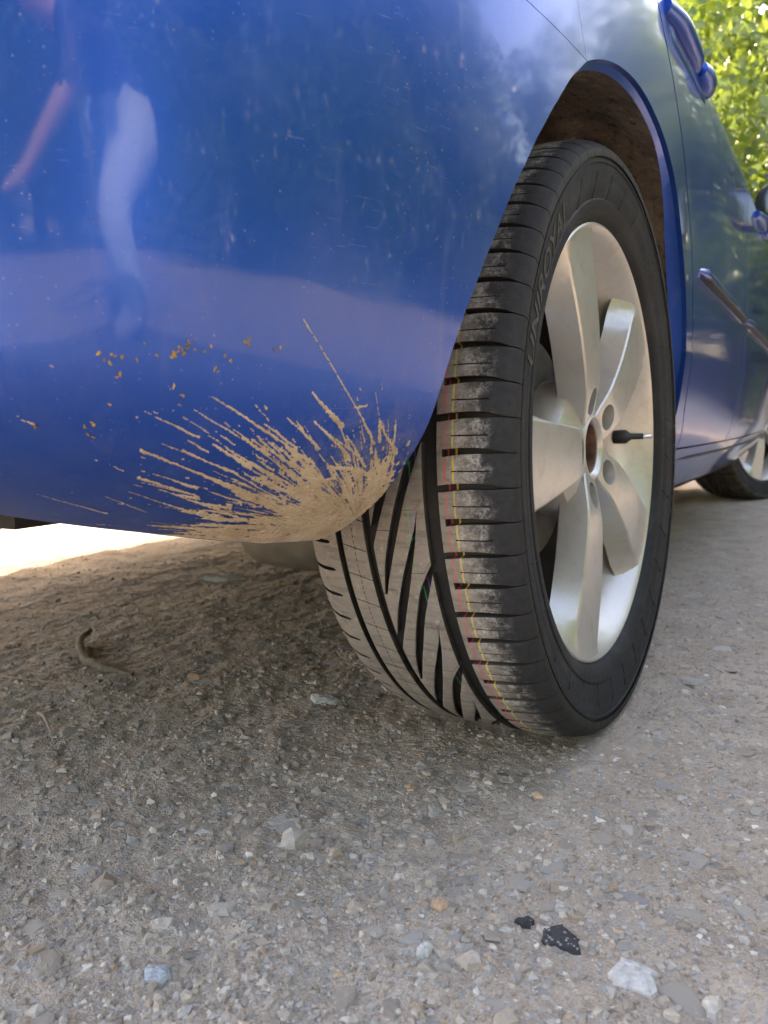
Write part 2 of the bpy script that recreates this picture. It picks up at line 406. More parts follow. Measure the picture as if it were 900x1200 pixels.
# ------------------------------------------------------------------ ground
def axis_steps(lo, hi, d0, far_lo, far_hi, growth=1.12):
    core = list(np.arange(lo, hi+1e-9, d0)); d = d0; x = core[-1]
    while x < far_hi: d *= growth; x += d; core.append(x)
    d = d0; x = lo; pre = []
    while x > far_lo: d *= growth; x -= d; pre.append(x)
    return np.array(pre[::-1]+core)
def ground_z(x, y, near=True):
    d = np.hypot(x-CAM[0]+.3, y-CAM[1]-.4); k = np.clip(1.6-d/1.5, 0, 1)
    z = .012*pnoise(x*1.3, y*1.3, 1)*np.clip(d/1.2, .15, 1)+.006*pnoise(x*5, y*5, 2)*np.clip(d, .35, 1)
    z = z+.0042*pnoise(x*16, y*16, 3)+k*(.0030*pnoise(x*48, y*48, 4)+.0022*pnoise(x*125, y*125, 5))
    z = z+.040*sstep(-.9, -1.9, x)
    return z-.002
gx = axis_steps(-1.35, .45, .0042, -60, 60); gy = axis_steps(-.78, .75, .0042, -60, 60)
GX, GY = np.meshgrid(gx, gy, indexing='ij'); GZ = ground_z(GX, GY)
me = bpy.data.meshes.new('ground'); nv_ = GX.size
me.vertices.add(nv_); me.vertices.foreach_set('co', np.stack([GX, GY, GZ], -1).astype('f').ravel())
ny_ = len(gy); ii, jj = np.meshgrid(np.arange(len(gx)-1), np.arange(ny_-1), indexing='ij'); b_ = (ii*ny_+jj).ravel()
q_ = np.stack([b_, b_+ny_, b_+ny_+1, b_+1], -1).astype('i'); nf_ = len(q_)
me.loops.add(nf_*4); me.loops.foreach_set('vertex_index', q_.ravel()); me.polygons.add(nf_)
me.polygons.foreach_set('loop_start', np.arange(0, nf_*4, 4, dtype='i')); me.update(); me.validate()
me.shade_smooth(); me.materials.append(GROUND)
ground = link(bpy.data.objects.new('ground', me)); tag(ground, 'grey brown packed gravel and dirt ground', None, None, 'structure')

# ------------------------------------------------------------------ the car
car = empty('car', (0, 0, 0))
tag(car, 'blue hatchback car with mud sprayed behind its rear wheel', 'car')

def panel(name, sg, zg, mat=PAINT, parent=car, skirt=.014, extra=0.0, mirror=True):
    nu, nv = sg.shape; P = F(sg, zg, extra); v = P.reshape(-1, 3); f = grid_faces(nu, nv)
    loop = [(i, 0) for i in range(nu)]+[(nu-1, j) for j in range(1, nv)]+[(i, nv-1) for i in range(nu-2, -1, -1)]+[(0, j) for j in range(nv-2, 0, -1)]
    idx = [i*nv+j for i, j in loop]; n0 = len(v)
    lo = np.array([F(sg[i, j], zg[i, j], extra+skirt) for i, j in loop])
    # first ring: a small rolled edge
    ro = np.array([F(sg[i, j], zg[i, j], extra+.002) for i, j in loop])
    cs = v[idx]
    v = np.concatenate([v, ro, lo]); L = len(loop)
    for k in range(L):
        k2 = (k+1) % L
        f.append((idx[k], idx[k2], n0+k2, n0+k)); f.append((n0+k, n0+k2, n0+L+k2, n0+L+k))
    o = mk(name, v, f, mat, parent, True, 40)
    if mirror:
        vm = v.copy(); vm[:, 0] = 2*XC-vm[:, 0]
        mk(name, vm, [t[::-1] for t in f], mat, parent, True, 40)
    return o

# rear bumper -------------------------------------------------------
SEAM = .631
LZ = np.array([.2498, .2535, .2596, .2806, .3095, .3356, .3597, .3872, .4131, .4518, .4990, .5433, .5724, .6050, .6310])
LS = np.array([.4060, .3965, .3910, .3880, .3880, .3808, .3743, .3657, .3559, .3367, .3095, .2765, .2500, .2165, .1800])
def s_lip(z): return np.interp(z, LZ, LS)
nU, nV = 150, 110
uu = np.linspace(0, 1, nU)**1.25; ww = np.linspace(0, 1, nV)**1.35
sg = np.zeros((nU, nV)); zg = np.zeros((nU, nV))
for j, w in enumerate(ww):
    z0 = .25+(SEAM-.25)*w; s0 = float(s_lip(z0))
    sg[:, j] = s0+(S_END-s0)*uu
    zb = zbot(sg[:, j]); zg[:, j] = zb+(SEAM-zb)*w
panel('rear_bumper', sg, zg, skirt=.018)
bumper = car.children[-1] if False else bpy.data.objects['rear_bumper']
# black lower valance under the bumper
nU2 = 60; s1 = np.linspace(.50, S_END, nU2)
v = []
for s in s1:
    zb = float(zbot(s)); k = float(sstep(.5, .75, s))
    a = F(s, zb+.004, .004); b = F(s, zb+.0005, .05); c = F(s, zb-.012*k, .14); d = F(s, zb-.004, .24)
    b[2] = zb-.001-.004*k; c[2] = zb-.012*k; d[2] = zb+.03; v += [a, b, c, d]
v = np.array(v); f = grid_faces(nU2, 4)
mk('valance', v, f, BLACKPL, car, True, 40)

# quarter panel -----------------------------------------------------
DOOR_S = np.array([.030, .005, -.0626, -.177, -.300, -.3327, -.3575, -.3897, -.4193, -.4818])
DOOR_Z = np.array([.905, .860, .7844, .6980, .620, .5893, .5096, .4257, .3492, .2655])
BELT = .90
def seam_r(phi):
    """distance from the wheel centre to the door seam (or the belt) along angle phi (0 up, + forward)"""
    d = np.array([-math.sin(phi), math.cos(phi)]); best = None
    if math.cos(phi) > .2: best = (BELT-ZC)/d[1]
    for k in range(len(DOOR_S)-1):
        a = np.array([DOOR_S[k], DOOR_Z[k]-ZC]); e = np.array([DOOR_S[k+1], DOOR_Z[k+1]-ZC])-a
        den = d[0]*e[1]-d[1]*e[0]
        if abs(den) < 1e-9: continue
        r = (a[0]*e[1]-a[1]*e[0])/den; t = (a[0]*d[1]-a[1]*d[0])/den
        if r > 0 and -1e-6 <= t <= 1+1e-6 and (best is None or r < best): best = r
    return best
phis = np.linspace(math.atan2(-.180, SEAM-ZC), rad(94), 100); nr = 16
lipr = np.interp(np.degrees(phis), [-29.0, -20, -12, 7, 22, 40, 55, 70, 81, 90, 97], [.3715, .3675, .3640, .3585, .3580, .364, .365, .362, .371, .366, .37])
sg = np.zeros((len(phis), nr)); zg = np.zeros_like(sg)
for i, ph in enumerate(phis):
    ro = max(seam_r(ph)-.0025, lipr[i]+.012); rr = np.linspace(lipr[i], ro, nr)
    sg[i] = -rr*math.sin(ph); zg[i] = ZC+rr*math.cos(ph)
quarter = panel('quarter_panel', sg, zg, skirt=.006)
# shoulder of the body behind the arch, above the bumper seam
ray = np.linspace(0, 1, 24); zr = SEAM+.0006+(BELT-SEAM-.0006)*ray
s_ray = -np.tan(phis[0])*(zr-ZC)
us = np.linspace(0, 1, 60)
sg = s_ray[None, :]+(.80-s_ray[None, :])*us[:, None]; zg = np.repeat(zr[None, :], 60, 0)
panel('rear_wing', sg+.0005, zg)
sg = .804+(S_END-.804)*np.linspace(0, 1, 30)[:, None]+0*zr[None, :]; zg = np.repeat(zr[None, :], 30, 0)
panel('tailgate', sg, zg)
# rolled inner lip of the arch (front half is bright blue towards the viewer)
def arch_ring(name, pts_sz, mat, depth0, drop0, parent, fade=False):
    v = []
    for s, z in pts_sz:
        kf = float(sstep(8, 55, math.degrees(math.atan2(-s, z-ZC)))) if fade else 1.0
        depth, drop = depth0*(.40+.60*kf), drop0*(.85+.15*kf)
        p = F(s, z, .001); c = np.array([p[0], 0, ZC]); d = p-c; d[0] = 0; rr = np.linalg.norm(d); d /= rr
        v += [p, p+d*.001+np.array([-.004, 0, 0]), p+d*drop+np.array([-depth, 0, 0])]
    return mk(name, np.array(v), grid_faces(len(pts_sz), 3), mat, parent, True, 50)
pts = [(-lipr[i]*math.sin(phis[i]), ZC+lipr[i]*math.cos(phis[i])) for i in range(len(phis))]
arch_ring('arch_lip', pts, PAINT, .022, -.007, quarter, True)
pts_r = [(float(s_lip(z)), z) for z in np.linspace(.256, SEAM, 60)]
arch_ring('arch_lip', pts_r, PAINT, .010, -.0045, bumper)

# arch liner --------------------------------------------------------
nA, nX = 120, 40; v = []
lip_pts = [(float(s_lip(z)), z) for z in np.linspace(.30, SEAM, 40)]; lip_pts = [(q_, z_, .0102, -.0040) for q_, z_ in lip_pts]+[(q_, z_, .0222*(.40+.60*kf)+.0003, -.0066*(.85+.15*kf)) for q_, z_ in pts for kf in [float(sstep(8, 55, math.degrees(math.atan2(-q_, z_-ZC))))]]
LP = np.array([[math.degrees(math.atan2(-q_, z_-ZC)), F(q_, z_)[0]-dx, math.hypot(F(q_, z_)[1], z_-ZC)+dr] for q_, z_, dx, dr in lip_pts])
LP = LP[np.argsort(LP[:, 0])]
for i in range(nA):
    ad = LP[0, 0]+(LP[-1, 0]-LP[0, 0])*i/(nA-1); a = rad(ad)
    x0 = np.interp(ad, LP[:, 0], LP[:, 1]); r0 = np.interp(ad, LP[:, 0], LP[:, 2])
    for j in range(nX):
        t = j/(nX-1)
        x = x0+(-.33-x0)*t; r = r0+(.394-r0)*min(1, t*4)-.004*math.sin(t*9)*min(1, t*5)
        if t > .86: r -= (t-.86)*1.2
        nz = mnoise(Vector((x*18, math.cos(a)*7, math.sin(a)*7)))*.010+mnoise(Vector((x*60, math.cos(a)*24, math.sin(a)*24)))*.004
        nz *= min(1, t*6)
        v.append((x, math.sin(a)*(r+nz), ZC+math.cos(a)*(r+nz)))
liner = mk('arch_liner', v, grid_faces(nA, nX), LINER, car, True)
lathe('inner_wing', [(-.328, .385), (-.329, .10)], 64, LINER, liner, loc=(0, 0, ZC), a0=rad(-85), a1=rad(80))

# doors, sill, front wing -------------------------------------------
zz = np.linspace(.287, BELT, 44)
sd = np.interp(zz, DOOR_Z[::-1], DOOR_S[::-1])-.0025
BS = -.905
us = np.linspace(0, 1, 40)
sg = sd[None, :]+(BS+.0025-sd[None, :])*us[:, None]; zg = np.repeat(zz[None, :], 40, 0)
rdoor = panel('rear_door', sg, zg)
sg = (BS-.0025)+(-2.02-BS+.005)*us[:, None]+0*zz[None, :]
fdoor = panel('front_door', sg, zg)
# front wing with the front arch cut out by an arc
FRS = -WB
nn = 60; sg = np.zeros((nn, 40)); zg = np.zeros_like(sg)
for i, s in enumerate(np.linspace(-2.025, -3.05, nn)):
    zl = .25 if abs(s-FRS) > .355 else ZC+math.sqrt(max(0, .355**2-(s-FRS)**2)); zl = max(zl, .25)
    zt = BELT-.14*sstep(-2.0, -3.05, s)
    sg[i] = s; zg[i] = np.linspace(zl, zt, 40)
panel('front_wing', sg, zg)
zs = np.concatenate([np.linspace(.205, .264, 8), np.linspace(.268, .284, 3)])
sg = np.linspace(-.395, -2.17, 50)[:, None]+0*zs[None, :]; zg = np.repeat(zs[None, :], 50, 0)
panel('sill', sg, zg, skirt=.05)
# dark trim line at the bottom of the doors
def body_strip(name, s0, s1, z0, z1, out, mat, parent, n=30, seg=9):
    v = []
    for i in range(n):
        t = i/(n-1); s = s0+(s1-s0)*t; zc = z0[0]+(z1[0]-z0[0])*t; h = z0[1]+(z1[1]-z0[1])*t
        e = min(1.0, min(t, 1-t)*n/2.5+.25)
        for k in range(seg):
            q = -1+2*k/(seg-1)
            v.append(F(s, zc+q*h*e, .003-(out+.003)*math.sqrt(max(0, 1-q*q))*e))
    return mk(name, v, grid_faces(n, seg), mat, parent, True, 60)
body_strip('lower_trim', -.482, -2.1, (.2655, .0035), (.264, .0035), .003, BLACKPL, bpy.data.objects['sill'])
body_strip('rubbing_strip', -.404, BS+.006, (.556, .0125), (.534, .0135), .011, PAINT, rdoor)
body_strip('rubbing_strip', BS-.006, -1.98, (.534, .0135), (.534, .0135), .011, PAINT, fdoor)
body_strip('strip_insert', -.41, BS+.012, (.548, .004), (.526, .004), .0135, BLACKPL, rdoor)
body_strip('strip_insert', BS-.012, -1.96, (.526, .004), (.526, .004), .0135, BLACKPL, fdoor)
# door handles: recess plate, grip bar, lock end
def handle(parent, ds):
    body_strip('handle_recess', -.112+ds, -.385+ds, (.792, .026), (.800, .026), .003, BLACKPL if False else PAINT, parent, 24, 11)
    bm = bmesh.new(); pts = []; rr = []
    for i in range(15):
        t = i/14; s = -.105-.190*t+ds; z = .797+.004*t
        out = .000+.008*math.sin(min(1, t*3.2)*math.pi/2)*math.sin(min(1, (1-t)*4.5)*math.pi/2)
        pts.append(F(s, z, -out)); rr.append(.0110*(.75+.25*math.sin(math.pi*t)))
    tube_bm(bm, pts, rr, 14); h = from_bm('door_handle', bm, PAINT, parent, True, 50)
    bm = bmesh.new(); pts = []; rr = []
    for i in range(11):
        t = i/10; s = -.300-.088*t+ds; z = .801+.001*t
        pts.append(F(s, z, -.000-.007*math.sin(math.pi*min(1, .25+t*.75))**.6*(1-t*.4))); rr.append(.003+.012*math.sin(math.pi*(.12+.80*t))**.6)
    tube_bm(bm, pts, rr, 14); from_bm('lock_cover', bm, PAINT, h, True, 50)
handle(rdoor, 0.0); handle(fdoor, -1.02)
# dark inner shell behind the shut lines
sg = np.linspace(.33, -3.0, 90)[:, None]+0*np.linspace(.66, .89, 6)[None, :]; zg = np.repeat(np.linspace(.70, .89, 6)[None, :], 90, 0)
panel('inner_shell', sg, zg, SHADOWGAP, car, .02, .022)
sg = np.linspace(-.45, -2.1, 60)[:, None]+0*np.linspace(.24, .72, 10)[None, :]; zg = np.repeat(np.linspace(.24, .72, 10)[None, :], 60, 0)
panel('inner_shell', sg, zg, SHADOWGAP, car, .02, .024)
sg = np.linspace(.36, S_END, 60)[:, None]+0*np.linspace(.60, .68, 5)[None, :]; zg = np.repeat(np.linspace(.60, .70, 5)[None, :], 60, 0)
panel('inner_shell', sg, zg, SHADOWGAP, car, .02, .020)

# greenhouse, roof, bonnet, floor -----------------------------------
ring = np.linspace(-2.10, S_END, 120); base = F(ring, np.full(120, BELT), .002)
def top_pt(p, t):
    y0, y1 = -.72, 2.12
    yy = p[1]; q = (yy-y0)/(y1-y0); ty = -.50+q*(1.28+.50)
    x = p[0]-(.20 if p[0] > -.25 else .20*(p[0]-XC)/(-.25-XC))
    e = t**.9
    return np.array([p[0]+(x-p[0])*e, yy+(ty-yy)*t, BELT+.52*math.sin(t*math.pi/2)**.95])
rows = np.linspace(0, 1, 12); v = []
for p in base: v += [top_pt(p, t) for t in rows]
right = np.array(v); left = right.copy(); left[:, 0] = 2*XC-left[:, 0]
gf = grid_faces(120, 12)
nR = len(right)
mk('side_glass', np.concatenate([right, left]), gf+[tuple(i+nR for i in t[::-1]) for t in gf], GLASS, car, True)
topr = right.reshape(120, 12, 3)[:, -1]; v = []
for p in topr:
    for k in range(13):
        q = k/12; v.append((p[0]+(2*XC-2*p[0])*q, p[1], p[2]+.045*math.sin(math.pi*q)*min(1, (p[1]+.5)*3+.2)))
mk('roof', v, grid_faces(120, 13), PAINT, car, True)
f0 = top_pt(F(-2.10, BELT, .002), 0); f1 = top_pt(F(-2.10, BELT, .002), 1); v = []
for k in range(13):
    q = k/12
    for t in np.linspace(0, 1, 6):
        p = f0+(f1-f0)*t; v.append((p[0]+(2*XC-2*p[0])*q, p[1]+.14*math.sin(math.pi*q)*(1-t*.5), p[2]+.03*math.sin(math.pi*q)))
mk('windscreen', v, grid_faces(13, 6), GLASS, car, True)
def pillar(name, s0, s1):
    v = []
    for s in np.linspace(s0, s1, 6):
        p = F(s, BELT, -.001); v += [top_pt(p, t)+np.array([.004, 0, 0]) for t in rows]
    mk(name, v, grid_faces(6, 12), PAINT, car, True)
pillar('pillar', -.88, -.95); pillar('pillar', -2.02, -2.10); pillar('pillar', .02, .42)
v = []
for s in np.linspace(-2.02, -3.30, 40):
    zt = BELT-.14*float(sstep(-2.0, -3.05, s))-.16*max(0, -s-3.0)
    p = F(s, zt, .004)
    for k in range(17):
        q = k/16; v.append((p[0]+(2*XC-2*p[0])*q, p[1], zt+.085*math.sin(math.pi*q)**.7*float(sstep(-3.35, -2.6, s))))
mk('bonnet', v, grid_faces(40, 17), PAINT, car, True)
zz2 = np.linspace(.22, .66, 20); sg = np.linspace(-2.96, S_FRONT+.02, 40)[:, None]+0*zz2[None, :]; zg = np.repeat(zz2[None, :], 40, 0)
panel('front_bumper', sg, zg)
bm = bmesh.new()
for (x0, x1, y0, y1, z0, z1) in ((-1.50, -.44, -.44, .40, .256, .36), (-1.66, -.13, .42, 2.12, .178, .27), (-1.40, -.36, 2.12, 3.0, .165, .30)):
    m4 = Matrix.Translation(((x0+x1)/2, (y0+y1)/2, (z0+z1)/2)) @ Matrix.Diagonal((x1-x0, y1-y0, z1-z0, 1)); bmesh.ops.create_cube(bm, size=1, matrix=m4)
from_bm('floor_pan', bm, UNDER, car, False)
bm = bmesh.new(); tube_bm(bm, [(-1.45, .02, .27), (-1.2, .05, .30), (-.46, .05, .30), (-.24, .02, .28)], [.035, .03, .03, .035], 12)
tube_bm(bm, [(-.36, -.02, .27), (-.36, -.06, .42), (-.36, -.08, .56)], [.026, .022, .02], 10)
from_bm('rear_axle', bm, UNDER, car, True, 40)
# silencer: flattened canister slung behind the axle
bm = bmesh.new(); bmesh.ops.create_uvsphere(bm, u_segments=28, v_segments=16, radius=1)
for q in bm.verts:
    q.co = Vector((math.copysign(abs(q.co.x)**.55, q.co.x)*.080, math.copysign(abs(q.co.y)**.7, q.co.y)*.095, math.copysign(abs(q.co.z)**.75, q.co.z)*.048))
sil = from_bm('silencer', bm, SILENCER, car, True, 60, loc=(-.322, -.13, .226))
bm = bmesh.new(); tube_bm(bm, [(-.47, -.15, .255), (-.56, -.20, .262), (-.60, -.35, .285), (-.60, -.50, .285)], .021, 12)
tube_bm(bm, [(-.45, -.10, .25), (-.62, .10, .27), (-.75, .5, .26)], .020, 12); from_bm('exhaust_pipe', bm, RUST, car, True, 40)
bm = bmesh.new(); tube_bm(bm, [(-.40, -.33, .262), (-.37, -.335, .252), (-.34, -.33, .262)], .006, 8); tube_bm(bm, [(-.37, -.335, .252), (-.372, -.31, .30)], .009, 8)
from_bm('exhaust_hanger', bm, SILENCER, car, True, 40)

# mirror ------------------------------------------------------------
mir = empty('door_mirror', (-.02, 1.56, .90), car)
bm = bmesh.new(); bmesh.ops.create_uvsphere(bm, u_segments=28, v_segments=16, radius=1)
for q in bm.verts:
    c = q.co; y = c.y*.075 if c.y > 0 else c.y*.012
    q.co = Vector((math.copysign(abs(c.x)**.7, c.x)*.105+.085, y, math.copysign(abs(c.z)**.7, c.z)*.066+.02))
from_bm('mirror_housing', bm, BLACKPL, mir, True)
bm = bmesh.new(); bmesh.ops.create_uvsphere(bm, u_segments=28, v_segments=12, radius=1)
for q in bm.verts:
    c = q.co; q.co = Vector((math.copysign(abs(c.x)**.65, c.x)*.088+.088, c.y*.003-.0125, math.copysign(abs(c.z)**.65, c.z)*.052+.02))
from_bm('mirror_glass', bm, flat('mirror_silver', (.10, .11, .12), .06, 1, .02), mir, True)
bm = bmesh.new(); tube_bm(bm, [(-.055, .02, -.055), (-.02, .015, -.05), (.015, .01, -.03), (.03, .01, -.01)], [.014, .013, .013, .012], 12)
from_bm('mirror_stalk', bm, PAINT, mir, True)

# ------------------------------------------------------------------ tyre and rim
T_ = np.array([0, .03, .055, .072, .082, .089, .094, .099, .104]); R_ = np.array([.316, .3157, .3148, .3130, .3105, .3070, .3030, .2965, .288])
def crown(x):
    d = np.asarray(x)+.105; return np.interp(np.where(d < 0, -d*.88, d), T_, R_)
def tread_piece(xs, strips, nseg, depth=.0075, top=TREAD, wall=RUB, bottom=None):
    """xs: rows across the tread; strips(x) -> [(lo, hi)...] in degrees; equal edges weld"""
    vid = {}; V = []; Fc = []
    def vert(x, th):
        key = (round(x*1e5), round(th*2e3))
        if key not in vid:
            r = float(crown(x)); a = rad(th); vid[key] = len(V); V.append([x, th, r])
        return vid[key]
    rows = []
    for x in xs:
        row = []
        for lo, hi in strips(x): row.append([vert(x, lo+(hi-lo)*k/nseg) for k in range(nseg+1)])
        rows.append(row)
    for i in range(len(rows)-1):
        for a, b in zip(rows[i], rows[i+1]):
            for k in range(nseg):
                q = [a[k], a[k+1], b[k+1], b[k]]; u = []
                for t in q:
                    if t not in u: u.append(t)
                if len(u) >= 3: Fc.append(u)
    cnt = {}
    for f in Fc:
        for k in range(len(f)):
            e = (f[k], f[(k+1) % len(f)]); cnt.setdefault(tuple(sorted(e)), []).append(e)
    bd = [e[0] for e in cnt.values() if len(e) == 1]
    bv = sorted({i for e in bd for i in e}); low = {}
    for i in bv:
        low[i] = len(V); V.append([V[i][0], V[i][1], V[i][2]-depth])
    ntop = len(Fc)
    for a, b in bd: Fc.append([b, a, low[a], low[b]])
    for i in bv: V[i][2] -= .0006
    P = [(x, -r*math.sin(rad(t)), r*math.cos(rad(t))) for x, t, r in V]
    me = bpy.data.meshes.new('tread'); me.from_pydata(P, [], Fc); me.shade_smooth(); me.set_sharp_from_angle(angle=rad(38))
    me.materials.append(top); me.materials.append(wall)
    me.polygons.foreach_set('material_index', [0 if i < ntop else 1 for i in range(len(Fc))])
    me.update(); return me

AX = np.array([-.083, -.099, -.109, -.121, -.128, -.134]); AT = np.array([0, 6.2, 11.4, 17.6, 21.2, 25.2])
BX = np.array([-.090, -.095, -.105, -.118, -.128, -.1375]); BT = np.array([10.6, 15.0, 20.3, 26.4, 31.0, 35.8])
def ang(x, X, T): return np.interp(-x, -X, T)
def hA(x): return float(np.interp(-x, [.0835, .088, .098, .112, .126, .1325, .1345, .1365], [.8, 1.3, 2.05, 2.2, 1.8, 1.1, .06, .06]))
def hB(x): return float(np.interp(-x, [.0895, .092, .097, .110, .125, .1375], [0, .3, 1.2, 2.1, 2.15, 1.5]))
def diag(x):
    a = float(ang(x, AX, AT)); a2 = a+20; b = float(ang(x, BX, BT)); h = hA(x); hb = hB(x)
    # the B slot belongs between this A groove and the next; keep order
    while b < a: b += 20
    while b > a2: b -= 20
    return [(a+h, b-hb), (b+hb, a2-h)]
xs_d = np.concatenate([np.linspace(-.0835, -.0895, 4), np.linspace(-.0912, -.1365, 26)])
ME_DIAG = tread_piece(xs_d, diag, 8)
def shoulder(x):
    bow = .35*math.sin((x+.07)/.055*math.pi)
    g = float(np.interp(x, [-.071, -.064, -.05, -.03, -.022, -.017, -.010], [.50, .54, .48, .40, .26, .10, .08]))
    gb = 0.0 if x < -.0655 else g
    s = .085 if -.058 < x < -.028 else 0.0
    a0 = 0.0
    return [(a0+g-bow, 2.5-s), (2.5+s, 5-gb-bow), (5+gb-bow, 7.5-s), (7.5+s, 10-g-bow)]
xs_s = np.concatenate([[-.0700, -.0657, -.0654, -.062, -.0582, -.0578], np.linspace(-.055, -.030, 10), [-.0282, -.0278, -.025, -.022, -.019, -.0165, -.014, -.0115, -.0095]])
ME_SHO = tread_piece(xs_s, shoulder, 4)
def ribf(x):
    sl = (x+.157)/.012*.55
    mid = .0
    return [(.07+sl, 4.93+sl)]
ME_RIB = tread_piece(np.linspace(-.1447, -.1690, 9), ribf, 4)
def innf(x):
    g = 0.0 if x > -.1845 else float(np.interp(-x, [.1845, .187, .195, .22], [.10, .30, .36, .40]))
    out = []
    for k in range(4): out.append((5*k+g, 5*k+5-g))
    return out
ME_INN = tread_piece(np.concatenate([[-.1760, -.180, -.1843, -.1847], np.linspace(-.187, -.2150, 11)]), innf, 4)

def make_wheel(loc, detailed, rotz=0.0, flip=False):
    """tyre + alloy rim under the car; local x is the axle, outer face at x = 0"""
    prof = [(-.180, .226), (-.200, .236), (-.215, .252), (-.2200, .268), (-.2190, .282), (-.2150, .2920), (-.2090, .2975)]
    for x in np.linspace(-.206, -.012, 24): prof.append((x, float(crown(x))-.0072))
    prof += [(-.0118, .2960), (-.0112, .2905), (-.0102, .2905), (-.0102, .2885), (-.0114, .2880), (-.0116, .2835), (-.0124, .2790), (-.0136, .2730), (-.0134, .2715), (-.0150, .2660), (-.0168, .2600), (-.0178, .2570), (-.0165, .2555), (-.0172, .2510), (-.0180, .2465), (-.0200, .2425), (-.0240, .2390), (-.0310, .2345)]
    tyre = lathe('tyre', prof, 200, SIDE, car, 25, loc)
    tyre.data.materials.append(RUB)
    nprof = len(prof); lo, hi = 7, 31
    mi = np.zeros(len(tyre.data.polygons), 'i')
    for p in tyre.data.polygons:
        j = min(p.vertices) % nprof
        k = [i % nprof for i in p.vertices]
        if min(k) >= 6 and max(k) <= 30: mi[p.index] = 1
    tyre.data.polygons.foreach_set('material_index', mi)
    tyre.rotation_euler = (0, 0, rotz)
    def ring(name, me, ph0, step, n, par):
        for k in range(n):
            o = bpy.data.objects.new(name, me); o.rotation_euler = (rad(ph0+step*k), 0, 0); link(o, par)
    if detailed or True:
        ring('tread_block', ME_DIAG, 5.7, 20, 18, tyre)
        ring('tread_block', ME_SHO, 3.5, 10, 36, tyre)
        ring('tread_rib', ME_RIB, 3.2, 5, 72, tyre)
        ring('tread_rib', ME_INN, 2.6, 20, 18, tyre)
    rim = lathe('alloy_rim', [(-.190, .226), (-.186, .222), (-.178, .206), (-.13, .192), (-.095, .196), (-.066, .207), (-.046, .2180), (-.036, .2250), (-.0320, .2280), (-.0280, .2315), (-.0262, .2340), (-.0270, .2360), (-.031, .2366), (-.036, .2345)], 180, ALLOY, car, 30, loc)
    rim.rotation_euler = (0, 0, rotz); rim.data.materials.append(DUSTY_SHADE)
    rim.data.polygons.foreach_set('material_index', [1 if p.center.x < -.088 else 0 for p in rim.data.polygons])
    return tyre, rim

def solid_from_rows(rows):
    """rows of ring vertices -> closed solid bmesh"""
    bm = bmesh.new(); R = [[bm.verts.new(p) for p in r] for r in rows]; n = len(R[0])
    for i in range(len(R)-1):
        for k in range(n): bm.faces.new((R[i][k], R[i][(k+1) % n], R[i+1][(k+1) % n], R[i+1][k]))
    bm.faces.new(R[0][::-1]); bm.faces.new(R[-1]); bmesh.ops.recalc_face_normals(bm, faces=bm.faces); return bm
def boolean(o, cutters):
    for c in cutters:
        md = o.modifiers.new('cut', 'BOOLEAN'); md.operation = 'DIFFERENCE'; md.object = c; md.solver = 'EXACT'
    dg = bpy.context.evaluated_depsgraph_get(); dg.update()
    me = bpy.data.meshes.new_from_object(o.evaluated_get(dg)); o.modifiers.clear(); o.data = me
    me.shade_smooth(); me.set_sharp_from_angle(angle=rad(28))
    for c in cutters: bpy.data.objects.remove(c)

RHO = np.array([.033, .045, .060, .075, .100, .130, .150, .175, .200, .215, .225, .2325])
XCR = np.array([-.0400, -.0375, -.0335, -.0305, -.0285, -.0275, -.0275, -.0280, -.0290, -.0295, -.0290, -.0280])
WID = np.array([.0195, .0220, .0240, .0258, .0288, .0322, .0345, .0373, .0402, .0420, .0435, .0450])
FLR = np.array([.0010, .0020, .0025, .0025, .0025, .0030, .0045, .0090, .0190, .0270, .0320, .0340])
DEP = np.array([.0300, .0310, .0320, .0330, .0335, .0335, .0330, .0310, .0270, .0220, .0170, .0120])
def spoke_mesh():
    rr = np.concatenate([np.linspace(.033, .20, 28), np.linspace(.2045, .2325, 9)]); rows = []
    ts = np.array([-1, -.93, -.6, -.3, 0, .3, .6, .93, 1])
    def put(r, yy): return math.sqrt(max(r*r-yy*yy, 1e-6)) if r > .2 else r+(math.sqrt(max(r*r-yy*yy, 1e-6))-r)*float(sstep(.15, .2, r))
    for r in rr:
        xc = np.interp(r, RHO, XCR); w = np.interp(r, RHO, WID); fl = np.interp(r, RHO, FLR); dp = np.interp(r, RHO, DEP); ring = []
        for t in ts: ring.append((xc-.0012*t*t-(.0016 if abs(t) == 1 else 0), t*w, put(r, t*w)))
        wb = w+fl
        ring += [(xc-dp*.5, w+fl*.35, put(r, w+fl*.35)), (xc-dp, wb, put(r, wb)), (xc-dp-.004, wb*.7, put(r, wb*.7)), (xc-dp-.004, -wb*.7, put(r, wb*.7)), (xc-dp, -wb, put(r, wb)), (xc-dp*.5, -(w+fl*.35), put(r, w+fl*.35))]
        rows.append(ring)
    return solid_from_rows(rows)
def cutter(ang_, r, rad_, x0, x1):
    bm = bmesh.new(); bmesh.ops.create_cone(bm, cap_ends=True, segments=36, radius1=rad_, radius2=rad_*.92, depth=x1-x0, matrix=Matrix.Translation(((x0+x1)/2, r*math.sin(ang_), r*math.cos(ang_))) @ Matrix.Rotation(rad(-90), 4, 'Y'))
    return from_bm('cutter', bm)
sp0 = from_bm('spoke', spoke_mesh(), ALLOY); boolean(sp0, [cutter(0, .0540, .0155, -.060, 0)])
ME_SPOKE = sp0.data; bpy.data.objects.remove(sp0)
hubp = [(-.090, .0285), (-.0440, .0285), (-.0415, .0300), (-.0392, .0330), (-.0392, .0345), (-.0425, .0380), (-.0450, .0460), (-.0480, .0600), (-.0560, .0720), (-.0700, .0770), (-.092, .0770)]
hub_bm = bmesh.new(); nh = 90
